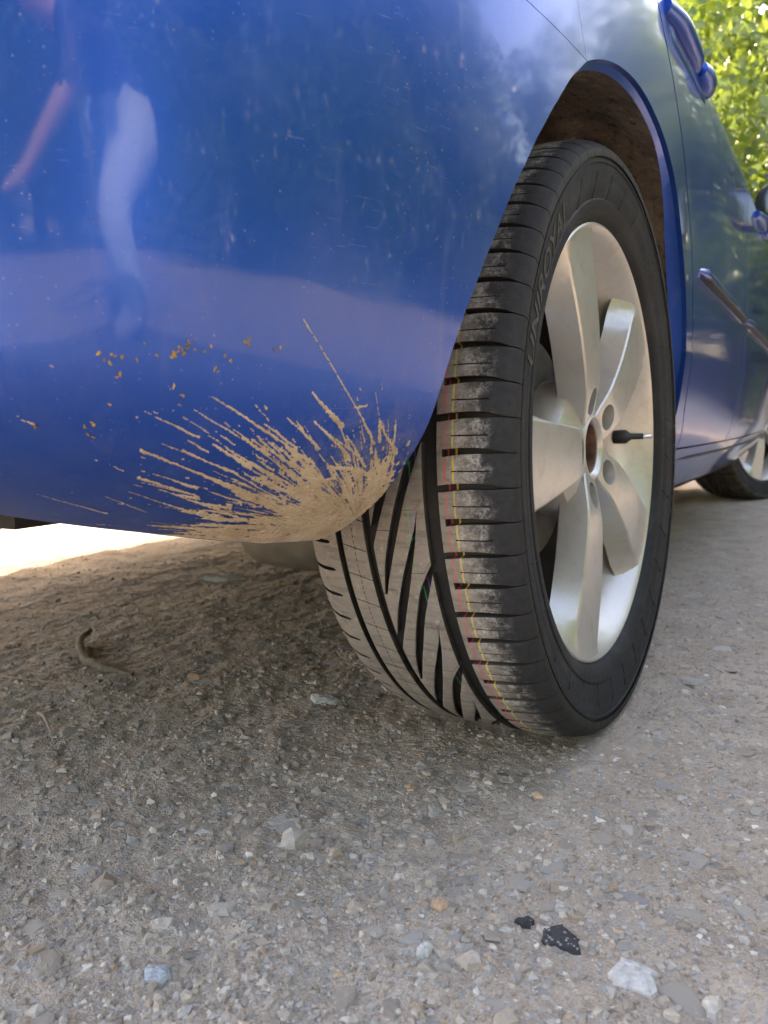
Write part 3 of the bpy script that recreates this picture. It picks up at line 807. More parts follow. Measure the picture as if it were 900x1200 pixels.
hv = [[hub_bm.verts.new((x, -r*math.sin(2*math.pi*i/nh), r*math.cos(2*math.pi*i/nh))) for x, r in hubp] for i in range(nh)]
for i in range(nh):
    for k in range(len(hubp)):
        k2 = (k+1) % len(hubp); hub_bm.faces.new((hv[i][k], hv[(i+1) % nh][k], hv[(i+1) % nh][k2], hv[i][k2]))
bmesh.ops.recalc_face_normals(hub_bm, faces=hub_bm.faces)
SPA = [rad(a) for a in (-20, -92, -164, 124, 52)]
hub0 = from_bm('hub', hub_bm, ALLOY); boolean(hub0, [cutter(a, .0540, .0155, -.060, 0) for a in SPA])
ME_HUB = hub0.data; bpy.data.objects.remove(hub0)
bm = bmesh.new(); bmesh.ops.create_cone(bm, cap_ends=True, segments=6, radius1=.0098, radius2=.0092, depth=.012, matrix=Matrix.Rotation(rad(-90), 4, 'Y'))
bolt0 = from_bm('wheel_bolt', bm, STEEL, None, False); ME_BOLT = bolt0.data; bpy.data.objects.remove(bolt0)
def dress_rim(rim, full=True):
    for a in SPA:
        o = link(bpy.data.objects.new('spoke', ME_SPOKE), rim); o.rotation_euler = (-a, 0, 0)
        b = link(bpy.data.objects.new('wheel_bolt', ME_BOLT), rim); b.location = (-.066, .0540*math.sin(a), .0540*math.cos(a))
    link(bpy.data.objects.new('hub', ME_HUB), rim)
    lathe('hub_bore', [(-.088, .0284), (-.086, .022), (-.074, .021), (-.072, .0175), (-.080, .015), (-.081, .0005)], 48, STEEL, rim)
    if full:
        lathe('bore_ring', [(-.047, .0284), (-.045, .0268), (-.050, .0255), (-.056, .0262)], 48, RUST, rim)
        a = rad(88); d = Vector((0, math.sin(a), math.cos(a)))
        p0 = d*.209+Vector((-.072, 0, 0)); p1 = d*.2075+Vector((-.056, 0, 0)); p2 = d*.2110+Vector((-.034, 0, 0)); p3 = d*.2125+Vector((-.0235, 0, 0))
        bm = bmesh.new(); tube_bm(bm, [p0, p1, p1+(p2-p1)*.15, p1+(p2-p1)*.3, p2], [.0100, .0092, .0065, .0042, .0038], 16)
        vs = from_bm('valve_stem', bm, BLACKPL, rim, True, 40)
        bm = bmesh.new(); tube_bm(bm, [p2, p2+(p3-p2)*.5, p3], [.0034, .0036, .0028], 12); from_bm('valve_cap', bm, CHROME, rim, True, 40)
# rear right wheel
tyre, rim = make_wheel((0, 0, ZC), True)
for m_ in (TREAD, RUB, SIDE):                 # dust and dirt run over the whole wheel, not block by block
    for n_ in m_.node_tree.nodes:
        if n_.type == 'TEX_COORD': n_.object = tyre
tag(tyre, 'dusty black rear tyre with new diagonal tread'); tag(rim, 'silver five spoke rear alloy rim without centre cap')
dress_rim(rim)
# raised lettering on the sidewall
SW_X = np.array([-.0112, -.0116, -.0124, -.0136, -.0150, -.0168, -.0192, -.0218]); SW_R = np.array([.2905, .2835, .2790, .2730, .2660, .2600, .2510, .2455])
def side_text(txt, a_mid, r0, size, spread, par, thick=.0009):
    cu = bpy.data.curves.new('lettering', 'FONT'); cu.body = txt; cu.size = size; cu.space_character = spread; cu.align_x = 'CENTER'; cu.extrude = .0006; cu.offset = .0004; cu.resolution_u = 3
    o = bpy.data.objects.new('lettering', cu); COL.objects.link(o)
    dg = bpy.context.evaluated_depsgraph_get(); dg.update()
    me = bpy.data.meshes.new_from_object(o.evaluated_get(dg)); bpy.data.objects.remove(o)
    bm = bmesh.new(); bm.from_mesh(me); bmesh.ops.subdivide_edges(bm, edges=[e for e in bm.edges if e.calc_length() > .006], cuts=2)
    for v in bm.verts:
        r = r0+v.co.y; a = rad(a_mid)+v.co.x/r0; off = thick if v.co.z > 0 else -.001
        v.co = Vector((float(np.interp(-r, -SW_R, SW_X))+off, r*math.sin(a), r*math.cos(a)))
    return from_bm('lettering', bm, LETTER, par, False)
side_text('UNIROYAL', -56, .2600, .0330, 1.02, tyre)
# moulded ribs on the sidewall
bm = bmesh.new(); tube_bm(bm, [(float(np.interp(-r, -SW_R, SW_X))+.0002, r*math.sin(.012*i), r*math.cos(.012*i)) for i, r in enumerate((.248, .256, .264, .272, .280))], .0007, 5)
ME_SR = bpy.data.meshes.new('sidewall_rib'); bm.to_mesh(ME_SR); bm.free(); ME_SR.shade_smooth(); ME_SR.materials.append(SIDE)
for k in range(26):
    a = -30+k*11.2
    o = link(bpy.data.objects.new('sidewall_rib', ME_SR), tyre); o.rotation_euler = (-rad(a), 0, 0)
# brake behind the spokes
lathe('brake_disc', [(-.105, .028), (-.098, .060), (-.096, .072), (-.1125, .074), (-.1125, .128), (-.124, .128), (-.124, .06)], 90, STEEL, car, 30, (0, 0, ZC))
bm = bmesh.new()
for t in range(9):
    pass
tube_bm(bm, [(-.118, -.135*math.sin(a), .135*math.cos(a)) for a in np.linspace(rad(48), rad(112), 9)], [.018, .026, .03, .032, .032, .032, .03, .026, .018], 10)
from_bm('brake_caliper', bm, RUST, car, True, 40, loc=(0, 0, ZC))
lathe('backing_plate', [(-.128, .03), (-.13, .14), (-.14, .146)], 60, UNDER, car, 30, (0, 0, ZC))
# front right wheel, steered to the right
t2, r2 = make_wheel((-.055, WB, ZC), False, rad(-24)); dress_rim(r2, False)
tag(t2, 'front tyre steered outward'); tag(r2, 'front alloy rim partly seen below the door')
t2.location.z = r2.location.z = .310
for o in t2.children:
    if o.name.startswith('tread'): o.material_slots[0].link = 'OBJECT'; o.material_slots[0].material = RUB  # front tread takes plain black, its deep shade put into the colour
lathe('wheel_housing', [(-.06, .36), (-.40, .37), (-.42, .05)], 60, UNDER, car, 40, (-.02, WB, ZC+.02), rad(-100), rad(100))
# left wheels, hidden behind
for y in (0, WB):
    o = link(bpy.data.objects.new('tyre', tyre.data), car); o.location = (2*XC, y, ZC+.03); o.rotation_euler = (0, 0, math.pi)
    o = link(bpy.data.objects.new('alloy_rim', rim.data), car); o.location = (2*XC, y, ZC+.03); o.rotation_euler = (0, 0, math.pi)
# ---- car end

# ------------------------------------------------------------------ mud on the bumper corner
_mz = np.linspace(.25, .66, 2000); _mo = offs(np.full_like(_mz, .45), _mz)
_ma = np.concatenate([[0], np.cumsum(np.hypot(np.diff(_mz), np.diff(_mo)))])
def on_bumper(s, a, lift):
    """point of the bumper skin at s along the car and a up the skin from its lower edge"""
    ze = np.interp(a, _ma, _mz); return F(s, ze+zbot(s)-.25, -lift)
STREAKS = [(0.6752,0.0495,0.6245,0.0304,2.0,5.0),(0.5916,0.1308,0.5592,0.1183,2.0,5.0),(0.5520,0.1448,0.5067,0.1234,3.0,6.0),(0.5627,0.1354,0.5331,0.1217,2.0,4.0),(0.5941,0.1037,0.5678,0.0943,7.0,5.0),(0.5678,0.0943,0.5090,0.0698,5.0,12.0),(0.5963,0.0795,0.5587,0.0682,8.0,4.0),(0.4870,0.1558,0.4612,0.1377,4.0,12.0),(0.4957,0.1968,0.4453,0.1430,2.0,3.0),(0.4453,0.1430,0.4294,0.1256,4.0,8.0),(0.4303,0.1427,0.4214,0.1327,6.0,5.0),(0.4214,0.1327,0.4036,0.1189,5.0,10.0),(0.5029,0.1385,0.4749,0.1207,3.0,6.0),(0.5178,0.1328,0.4921,0.1186,3.0,7.0),(0.5662,0.1158,0.5525,0.1082,3.0,4.0),(0.6223,0.0555,0.5919,0.0384,2.0,3.0),(0.5385,0.0962,0.5136,0.0843,3.0,5.0),(0.5378,0.1112,0.5025,0.0945,3.0,7.0),(0.6148,0.0899,0.6066,0.0847,2.0,3.0),(0.5254,0.1211,0.4644,0.0940,3.0,9.0),(0.4830,0.1388,0.4510,0.1181,3.0,6.0),(0.5871,0.0853,0.5564,0.0761,3.0,4.0),(0.5686,0.1078,0.5365,0.0944,3.0,4.0),(0.4526,0.1501,0.4433,0.1520,6.0,4.0),(0.5067,0.1234,0.4785,0.1094,3.0,7.0),(0.4790,0.1363,0.4372,0.1146,2.0,5.0),(0.5550,0.0899,0.4921,0.0663,4.0,12.0),(0.5821,0.0698,0.5158,0.0444,3.0,9.0),(0.6050,0.0636,0.5291,0.0352,2.0,8.0),(0.5149,0.0887,0.4629,0.0742,6.0,22.0),(0.5247,0.0730,0.4579,0.0495,8.0,26.0),(0.4886,0.0962,0.4563,0.0939,4.0,14.0),(0.4621,0.1066,0.4311,0.1025,8.0,16.0),(0.5878,0.0244,0.5126,0.0129,2.0,8.0),(0.5510,0.0236,0.4817,0.0081,4.0,10.0),(0.4558,0.1316,0.4290,0.1067,3.0,8.0),(0.4253,0.1166,0.3967,0.0929,4.0,10.0),(0.4311,0.1025,0.3967,0.0929,10.0,14.0),]
rng = np.random.RandomState(11)
STEP = .00055
ms = np.arange(.384, .72, STEP); ma = np.arange(-.0, .215, STEP)
MS, MA = np.meshgrid(ms, ma, indexing='ij'); FLD = np.full(MS.shape, -1.0)
EDGE = pnoise(MS*420, MA*420, 3)*.5+pnoise(MS*1100, MA*1100, 4)*.35
def capsule(s0, a0, s1, a1, r0, r1, rough=.95):
    pad = max(r0, r1)*2+.001
    i0, i1 = np.searchsorted(ms, [min(s0, s1)-pad, max(s0, s1)+pad]); j0, j1 = np.searchsorted(ma, [min(a0, a1)-pad, max(a0, a1)+pad])
    if i1 <= i0 or j1 <= j0: return
    x = MS[i0:i1, j0:j1]; y = MA[i0:i1, j0:j1]; dx, dy = s1-s0, a1-a0; L = dx*dx+dy*dy+1e-12
    t = np.clip(((x-s0)*dx+(y-a0)*dy)/L, 0, 1); wob = .00018*np.sin(t*11+s0*900)
    nx, ny = -dy/math.sqrt(L), dx/math.sqrt(L)
    d = np.hypot(x-(s0+dx*t+nx*wob), y-(a0+dy*t+ny*wob)); r = r0+(r1-r0)*t
    fld = r*(1+rough*EDGE[i0:i1, j0:j1]*2)-d
    FLD[i0:i1, j0:j1] = np.maximum(FLD[i0:i1, j0:j1], fld)
PXM = .00036
for s0, a0, s1, a1, w0, w1 in STREAKS: capsule(s0, a0, s1, a1, w0*PXM*.5, w1*PXM*.5)
c_s, c_a = .385, .035
for k in range(800):                          # spray thrown back and up from the wheel
    th = rad(rng.choice([rng.uniform(2, 40), rng.uniform(25, 78)], p=[.68, .32])); d0 = .03+.17*rng.beta(1.3, 2.6)
    if th > rad(45): d0 = .03+.10*rng.beta(1.3, 2.4)
    ln = rng.gamma(1.8, .0075)+.002; w = rng.gamma(1.5, .00048)*(1.0-.35*min(1, d0/.2))+.00018
    th2 = th+rng.normal(0, .05)
    p0 = (c_s+d0*math.cos(th), c_a+d0*math.sin(th)*.95); p1 = (p0[0]+ln*math.cos(th2), p0[1]+ln*math.sin(th2))
    capsule(p1[0], p1[1], p0[0], p0[1], w*.45, w)
for k in range(300):                          # fine droplets
    s = .39+.30*rng.beta(1.1, 1.6); a = .20*rng.beta(1.2, 2.0); r = .00020+rng.gamma(1.1, .00015)
    th = math.atan2(a-c_a, s-c_s); e = r*rng.uniform(0, 9)
    capsule(s+e*math.cos(th), a+e*math.sin(th), s, a, r*.5, r)
for k in range(190):                          # clods near the source
    th = rad(rng.uniform(0, 85)); d0 = .02+.085*rng.beta(1.2, 1.8); r = .0006+rng.gamma(1.5, .0006); e = r*rng.uniform(0, 2.5)
    q = (c_s+d0*math.cos(th), c_a+d0*math.sin(th)*.95); capsule(q[0]+e*math.cos(th), q[1]+e*math.sin(th), q[0], q[1], r*.8, r, 1.3)
rho = np.hypot(MS-c_s, MA-c_a); phi = np.arctan2(MA-c_a, MS-c_s)
lim = .098*np.clip(1-(MS-.386)/.185, 0, 1)**.85
fan = pnoise(phi*22, rho*14, 8)*.050+pnoise(phi*60, rho*26, 9)*.045+pnoise(MS*300, MA*300, 5)*.012
core = lim-MA+fan*1.25+.006
core = np.where(MA < .05, core+.010, core)-.45*np.maximum(0, MS-.535)
pits = .10*np.maximum(0, pnoise(MS*170, MA*170, 12)-.20)+.07*np.maximum(0, pnoise(MS*420, MA*420, 14)-.24)
FLD = np.maximum(FLD, (core-pits)*.16)
lip_lim = np.interp(np.interp(MA, _ma, _mz), LZ, LS)+.0015
FLD[MS < lip_lim] = -1; FLD[(MA < .0012)] = -1
keep = FLD > 0
hgt = .00018+np.minimum(np.maximum(FLD, 0), .0030)*.45*(1+1.1*pnoise(MS*200, MA*200, 21)+.8*pnoise(MS*560, MA*560, 22))
hgt[~keep] = 0.0
cell = (keep[:-1, :-1].astype(int)+keep[1:, :-1]+keep[1:, 1:]+keep[:-1, 1:]) >= 3
vi = np.full(MS.shape, -1); ci, cj = np.nonzero(cell); used = np.zeros(MS.shape, bool)
for di, dj in ((0, 0), (1, 0), (1, 1), (0, 1)): used[ci+di, cj+dj] = True
ui, uj = np.nonzero(used); vi[ui, uj] = np.arange(len(ui))
mv = on_bumper(MS[ui, uj], MA[ui, uj], np.maximum(hgt[ui, uj], .00005)+.00012)
mf = np.stack([vi[ci, cj], vi[ci+1, cj], vi[ci+1, cj+1], vi[ci, cj+1]], -1)
mud = mk('mud_splatter', mv, mf, MUD, bumper, True); tag(mud, 'pale dried mud sprayed in a fan of streaks', None, None, 'stuff')
# crumbs of dry plant stuck higher up
BITS = [(0.5687,0.1679),(0.5648,0.1714),(0.5738,0.1641),(0.6092,0.1585),(0.6065,0.1484),(0.5984,0.1601),(0.5881,0.1636),(0.5793,0.1645),(0.5919,0.1574),(0.5317,0.1779),(0.5344,0.1792),(0.5131,0.1773),(0.5147,0.1795),(0.5770,0.1478),(0.5720,0.1406),(0.6229,0.1119),(0.6236,0.1164),(0.6193,0.1199),(0.5507,0.1610),(0.6074,0.1329),(0.6545,0.1141),(0.5426,0.1664),(0.5545,0.1706),]
bm = bmesh.new()
for k, (s, a) in enumerate(BITS):
    for q in range(rng.randint(1, 3) if k > 3 else 5):
        s2 = s+rng.normal(0, .0022); a2 = a+rng.normal(0, .0018); L = rng.uniform(.0012, .0034); t = rng.uniform(0, math.pi); w = rng.uniform(.0003, .0008)
        n = 5; rows = []
        for i in range(n):
            f = i/(n-1)-.5; ww = w*(1-abs(f)*1.5)+.0002
            cs, ca = s2+math.cos(t)*L*f+rng.normal(0, .0003), a2+math.sin(t)*L*f+rng.normal(0, .0003)
            rows.append([bm.verts.new(on_bumper(cs-math.sin(t)*ww*e, ca+math.cos(t)*ww*e, .0002+.0008*(1-abs(e))+rng.uniform(0, .0006))) for e in (-1, 0, 1)])
        for i in range(n-1):
            for e in range(2): bm.faces.new((rows[i][e], rows[i][e+1], rows[i+1][e+1], rows[i+1][e]))
tag(from_bm('plant_crumbs', bm, DRYBIT, bumper, True), 'orange brown crumbs of dry plant stuck on blue paint', None, None, 'stuff')
# ---- mud end

# ------------------------------------------------------------------ stones and litter on the ground
def stone_variant(seed, sub=2, flatten=.6):
    r = np.random.RandomState(seed); bm = bmesh.new(); bmesh.ops.create_icosphere(bm, subdivisions=sub, radius=1.0)
    planes = [(Vector(r.normal(size=3)).normalized(), r.uniform(.34, .72)) for _ in range(8)]
    st = Vector((r.uniform(.75, 1.25), r.uniform(.65, 1.0), flatten*r.uniform(.8, 1.15)))
    for v in bm.verts:
        c = v.co.copy()
        for n, d in planes:
            e = c.dot(n)
            if e > d: c -= n*(e-d)
        c *= 1+.08*mnoise(c*2.5+Vector((seed, 0, 0)))
        v.co = Vector((c.x*st.x, c.y*st.y, c.z*st.z))
    V = np.array([v.co[:] for v in bm.verts]); Fc = np.array([[v.index for v in f.verts] for f in bm.faces]); bm.free()
    return V, Fc
def chip_variant(seed, n=5):
    r = np.random.RandomState(seed); a = np.sort(np.linspace(0, 2*np.pi, n, endpoint=False)+r.uniform(-.4, .4, n)); rr = r.uniform(.6, 1.15, n)
    V = [(math.cos(t)*q, math.sin(t)*q, -.6) for t, q in zip(a, rr)]+[(math.cos(t)*q*r.uniform(.55, .95), math.sin(t)*q*r.uniform(.55, .95), r.uniform(.25, .75)) for t, q in zip(a, rr)]+[(r.uniform(-.2, .2), r.uniform(-.2, .2), r.uniform(.55, .95))]
    F_ = []
    for k in range(n): F_ += [(k, (k+1) % n, n+(k+1) % n), (k, n+(k+1) % n, n+k), (n+k, n+(k+1) % n, 2*n)]
    return np.array(V), np.array(F_)
def slab_variant(seed, n=9):
    """chipped, flat-topped stone: irregular outline, bevelled rim, uneven top"""
    r = np.random.RandomState(seed); a = np.sort(np.linspace(0, 2*np.pi, n, endpoint=False)+r.uniform(-.28, .28, n)); rr = r.uniform(.62, 1.12, n)*(1-.25*np.abs(np.sin(a+r.uniform(0, 3))))
    V = []; rows = [(1.06, -.9, 0), (1.0, .15, .25), (.88, .62, .30), (.50, .86, .22)]
    for k, z, j in rows: V += [(math.cos(t)*q*k*r.uniform(.95, 1.05), math.sin(t)*q*k*r.uniform(.95, 1.05), z+r.uniform(-j, j)) for t, q in zip(a, rr)]
    V.append((0, 0, .95)); F_ = []
    for i in range(len(rows)-1):
        for k in range(n):
            A, B, C_, D = i*n+k, i*n+(k+1) % n, (i+1)*n+(k+1) % n, (i+1)*n+k; F_ += [(A, B, C_), (A, C_, D)]
    i = (len(rows)-1)*n
    for k in range(n): F_.append((i+k, i+(k+1) % n, len(V)-1))
    return np.array(V), np.array(F_)
VAR2 = [slab_variant(100+k, 7+k % 4) for k in range(14)]; VAR1 = [chip_variant(200+k) for k in range(24)]
TINTS = np.array([(.15, .135, .12), (.40, .355, .30), (.29, .285, .28), (.48, .435, .38), (.34, .27, .21), (.38, .375, .36), (.58, .55, .50), (.30, .295, .29), (.42, .27, .16), (.36, .31, .255), (.31, .255, .20)])
def place_xy(n, rs):
    """denser near the wheel and the open ground behind it, thinning outwards"""
    d = 2.4*rs.beta(1.5, 3.0, n); a = rs.uniform(-math.pi, math.pi, n)
    x = -.10+d*np.cos(a); y = -.52+d*np.sin(a); return x, y
def tyre_clear(x, y): return ~((np.abs(x+.10) < .115) & (np.abs(y) < .10))
rs = np.random.RandomState(5)
# fine gravel: far too many to count
N = 70000; x, y = place_xy(N, rs); k = tyre_clear(x, y); x, y = x[k], y[k]; N = len(x)
size = .0010+rs.gamma(1.4, .0011, N); z = ground_z(x, y)
ALLV, ALLF, ALLC = [], [], []; off = 0; pick = rs.randint(0, len(VAR1), N)
for q, (V, Fc) in enumerate(VAR1):
    m_ = np.nonzero(pick == q)[0]; a = rs.uniform(0, 2*np.pi, len(m_)); c, s_ = np.cos(a)[:, None], np.sin(a)[:, None]; sz = size[m_][:, None]
    X = (V[:, 0]*c-V[:, 1]*s_)*sz+x[m_][:, None]; Y = (V[:, 0]*s_+V[:, 1]*c)*sz+y[m_][:, None]; Z = V[:, 2]*sz*.55+(z[m_]+size[m_]*rs.uniform(-.30, .10, len(m_)))[:, None]
    P = np.stack([X, Y, Z], -1).reshape(-1, 3); ALLV.append(P)
    ALLF.append((Fc[None]+(off+np.arange(len(m_))*len(V))[:, None, None]).reshape(-1, 3)); off += len(P)
    tint = TINTS[rs.choice(len(TINTS), len(m_), p=[.06, .13, .08, .13, .11, .09, .10, .07, .03, .11, .09])]*rs.uniform(.65, 1.35, (len(m_), 1))
    ALLC.append(np.repeat(tint, len(V), 0))
V = np.concatenate(ALLV); Fc = np.concatenate(ALLF); Cc = np.concatenate(ALLC)
me = bpy.data.meshes.new('gravel'); me.vertices.add(len(V)); me.vertices.foreach_set('co', V.astype('f').ravel())
me.loops.add(len(Fc)*3); me.loops.foreach_set('vertex_index', Fc.astype('i').ravel()); me.polygons.add(len(Fc)); me.polygons.foreach_set('loop_start', np.arange(0, len(Fc)*3, 3, dtype='i')); me.update()
at = me.color_attributes.new('tint', 'FLOAT_COLOR', 'POINT'); at.data.foreach_set('color', np.concatenate([Cc, np.ones((len(Cc), 1))], 1).astype('f').ravel())
me.shade_flat(); me.materials.append(STONE_A); gravel = link(bpy.data.objects.new('gravel', me)); tag(gravel, 'fine mixed gravel scattered over the packed ground', 'gravel', None, 'stuff')
# single stones set in the ground (children of the ground)
SM = []
for V, Fc in VAR2:
    me = bpy.data.meshes.new('stone'); me.from_pydata([tuple(v) for v in V], [], [tuple(map(int, f)) for f in Fc]); me.shade_flat(); me.materials.append(STONE_I); SM.append(me)
n_st = 0; placed = []
while n_st < 290:
    d = 1.5*rs.beta(1.5, 2.4); a = rs.uniform(-math.pi, math.pi); x = -.02+d*math.cos(a); y = -.42+d*math.sin(a)
    if not (-1.3 < x < .35 and -.72 < y < .8) or (abs(x+.10) < .14 and abs(y) < .12): continue
    r = .0055+rs.gamma(1.5, .0030); r = min(r, .021)
    if any((x-p)**2+(y-q)**2 < ((r+t)*1.1)**2 for p, q, t in placed): continue
    placed.append((x, y, r)); o = link(bpy.data.objects.new('stone', SM[rs.randint(len(SM))]), ground)
    o.location = (x, y, float(ground_z(x, y))-r*.02); o.scale = (r*rs.uniform(.85, 1.4), r*rs.uniform(.8, 1.2), r*rs.uniform(.06, .16)); o.rotation_euler = (rs.uniform(-.2, .2), rs.uniform(-.2, .2), rs.uniform(0, 6.28)); n_st += 1

def lump(name, seed, loc, scale, col, label, rotz=0, sink=.3, var=.3, group=None, flat_top=True):
    V, Fc = slab_variant(seed, 11) if flat_top else stone_variant(seed, 3, .6); V = V*np.array(scale)
    m = flat(name+'_mineral', col, .9, 0, var, 220, .9)
    if name == 'asphalt_lump':
        h = M('asphalt_mineral'); q = h.voro(h.obj(), 420); cq = h.sep(q.outputs['Color'])
        h.p(Base_Color=h.mix(h.math('MULTIPLY', h.math('GREATER_THAN', cq[0], .72), h.math('LESS_THAN', q.outputs['Distance'], .42)), (.035, .036, .04), (.22, .22, .22)), Roughness=.9, Normal=h.bump(h.noise(h.obj(), 300, 4), .9, .002)); m = h.m
    o = mk(name, V, Fc, m, None, not flat_top, 22 if not flat_top else None, (loc[0], loc[1], float(ground_z(loc[0], loc[1]))+scale[2]*(.5-sink))); o.rotation_euler.z = rotz
    return tag(o, label, 'stone', group)
lump('stone', 51, (.098, -.398), (.024, .019, .0040), (.42, .41, .40), 'largest whitish grey stone in the near right corner of the ground', .4)
lump('asphalt_lump', 54, (.050, -.384), (.022, .015, .0040), (.07, .072, .078), 'black asphalt fragment lying beside a smaller dark chip', -.3, .35)
lump('asphalt_lump', 42, (.022, -.380), (.009, .007, .0035), (.05, .052, .056), 'small dark asphalt chip left of the larger black fragment', .6, .3)
lump('stone', 33, (-.158, -.540), (.016, .010, .006), (.30, .335, .37), 'flat bluish grey stone near the left bottom corner', .3, .55)
lump('stone', 34, (-.034, -.396), (.0085, .006, .004), (.42, .29, .19), 'small orange stone on the open ground behind the tyre', .2, .4)
lump('stone', 35, (-.560, -.131), (.015, .011, .014), (.30, .20, .14), 'upright brown pebble in the shade under the car', .2, .2, flat_top=False)
lump('stone', 36, (-.023, -.439), (.0085, .007, .005), (.46, .46, .44), 'pale angular stone between the orange stone and the bottom edge', .9, .4)
lump('stone', 37, (-.345, -.115), (.026, .018, .006), (.36, .36, .36), 'flat grey stone just left of the tyre tread', .1, .6)
lump('stone', 38, (-1.02, .40), (.075, .035, .012), (.32, .30, .26), 'pale flat slab in the shade under the exhaust', .5, .6)
# bent root in the shade
KP = np.array([(-.893, -.058, .018), (-.873, -.089, .020), (-.830, -.122, .018), (-.772, -.153, .016), (-.727, -.167, .015), (-.689, -.170, .013), (-.644, -.169, .011)]); tk = np.linspace(0, 1, 7)
bm = bmesh.new(); P = [(float(np.interp(t, tk, KP[:, 0])), float(np.interp(t, tk, KP[:, 1]))) for t in np.linspace(0, 1, 30)]; P = [(x_, y_, float(ground_z(x_, y_))+.006+.010*max(0, 1-i_/12)) for i_, (x_, y_) in enumerate(P)]
tube_bm(bm, P, [.0025+.0042*math.sin(math.pi*min(1, .15+.83*t)) for t in np.linspace(0, 1, 30)], 10)
for v in bm.verts: v.co += Vector((mnoise(v.co*60), mnoise(v.co*60+Vector((9, 0, 0))), mnoise(v.co*60+Vector((0, 9, 0)))))*.0015
tag(from_bm('bent_stick', bm, flat('dark_bark_strip', (.12, .095, .07), .9, 0, .5, 120, .5), None, True, 40), 'curved brown stick lying in the shade under the car', 'stick')
for pts, r, lab in (([(-.90, -.285, .006), (-.81, -.266, .010), (-.713, -.249, .006)], .0018, 'thin pale twig at the left edge beyond the bent stick'),
                    ([(-.630, -.321, .004), (-.600, -.332, .010), (-.567, -.345, .004)], .0022, 'short dark twig near the left edge in front of the bent stick'),
                    ([(-.006, -.485, .004), (.001, -.487, .006), (.009, -.492, .004)], .0010, 'pale straw stalk near the bottom edge'),
                    ([(.127, -.259, .004), (.137, -.256, .006), (.147, -.260, .004)], .0014, 'bit of straw at the right edge of the ground')):
    bm = bmesh.new(); tube_bm(bm, [(p[0], p[1], p[2]+float(ground_z(p[0], p[1]))) for p in pts], [r*.7, r, r*.5], 7)
    tag(from_bm('twig', bm, TWIG, None, True, 40), lab, 'twig')

# ------------------------------------------------------------------ trees
def crown_mesh(seed, n, rx, ry, rz, leaf=.075):
    r = np.random.RandomState(seed); lobes = []
    for k in range(16):
        d = r.normal(size=3); d /= np.linalg.norm(d); q = r.uniform(.35, .85); lobes.append((d*q*np.array([rx, ry, rz]), r.uniform(.28, .5)*min(rx, ry, rz)))
    L = np.array([l[0] for l in lobes]); Rr = np.array([l[1] for l in lobes]); pk = r.choice(len(lobes), n, p=Rr**2/np.sum(Rr**2))
    d = r.normal(size=(n, 3)); d /= np.linalg.norm(d, axis=1)[:, None]; rr = Rr[pk]*(1-.55*r.beta(1, 2.2, n))
    P = L[pk]+d*rr[:, None]*np.array([1, 1, .8])
    # leaf: 6-vertex folded blade
    a = r.normal(size=(n, 3)); a[:, 2] -= .5; a /= np.linalg.norm(a, axis=1)[:, None]
    b = np.cross(a, d+r.normal(size=(n, 3))*.7); b /= np.linalg.norm(b, axis=1)[:, None]; c = np.cross(a, b)
    s = leaf*r.uniform(.6, 1.3, n)[:, None]
    V = np.stack([P, P+a*s*.45+b*s*.30+c*s*.06, P+a*s, P+a*s*.45-b*s*.30+c*s*.06], 1).reshape(-1, 3)
    i = np.arange(n)*4; Fc = np.stack([i, i+1, i+2, i+3], -1)
    me = bpy.data.meshes.new('crown'); me.vertices.add(len(V)); me.vertices.foreach_set('co', V.astype('f').ravel())
    me.loops.add(n*4); me.loops.foreach_set('vertex_index', Fc.astype('i').ravel()); me.polygons.add(n); me.polygons.foreach_set('loop_start', np.arange(0, n*4, 4, dtype='i')); me.update(); me.materials.append(LEAF)
    return me, L
CROWNS = [crown_mesh(1, 26000, 2.1, 2.0, 2.0, .085), crown_mesh(2, 26000, 1.9, 2.2, 2.3, .08), crown_mesh(3, 22000, 2.3, 2.0, 1.7, .09)]
TRUNKS = []
for q, (me, L) in enumerate(CROWNS):
    bm = bmesh.new(); tube_bm(bm, [(0, 0, -2.6), (.05, .03, -1.6), (-.03, .06, -.6), (.02, 0, .6), (0, .03, 1.3)], [.16, .13, .10, .06, .02], 10)
    for k in range(10):
        t = L[k]; st = Vector((0, .03, -1.2+1.1*k/10)); tube_bm(bm, [st, st.lerp(Vector(t), .5)+Vector((0, 0, .12)), Vector(t)], [.05, .03, .008], 7)
    m_ = bpy.data.meshes.new('trunk'); bm.to_mesh(m_); bm.free(); m_.shade_smooth(); m_.materials.append(BARK); TRUNKS.append(m_)
def tree(x, y, k, sc, rz, label, zc=2.3):
    t = empty('tree', (x, y, 0)); t.rotation_euler.z = rz; t.scale = (sc, sc, sc); tag(t, label, 'tree', 'broadleaf trees around the car')
    c = link(bpy.data.objects.new('crown', CROWNS[k][0]), t); c.location.z = zc
    q = link(bpy.data.objects.new('trunk', TRUNKS[k]), t); q.location.z = zc
    return t
tree(-.6, 8.2, 0, 1.0, .3, 'sunlit leafy tree ahead of the car at the right image edge', 1.9)
tree(.9, 9.3, 1, 1.1, 1.3, 'leafy tree behind the door mirror ahead of the car', 1.9)
tree(-2.0, 11.0, 2, 1.8, 2.0, 'taller green tree behind the sunlit tree ahead', 2.4)
tree(1.9, 13.0, 0, 2.1, 4.0, 'far green tree closing the view ahead', 2.2)
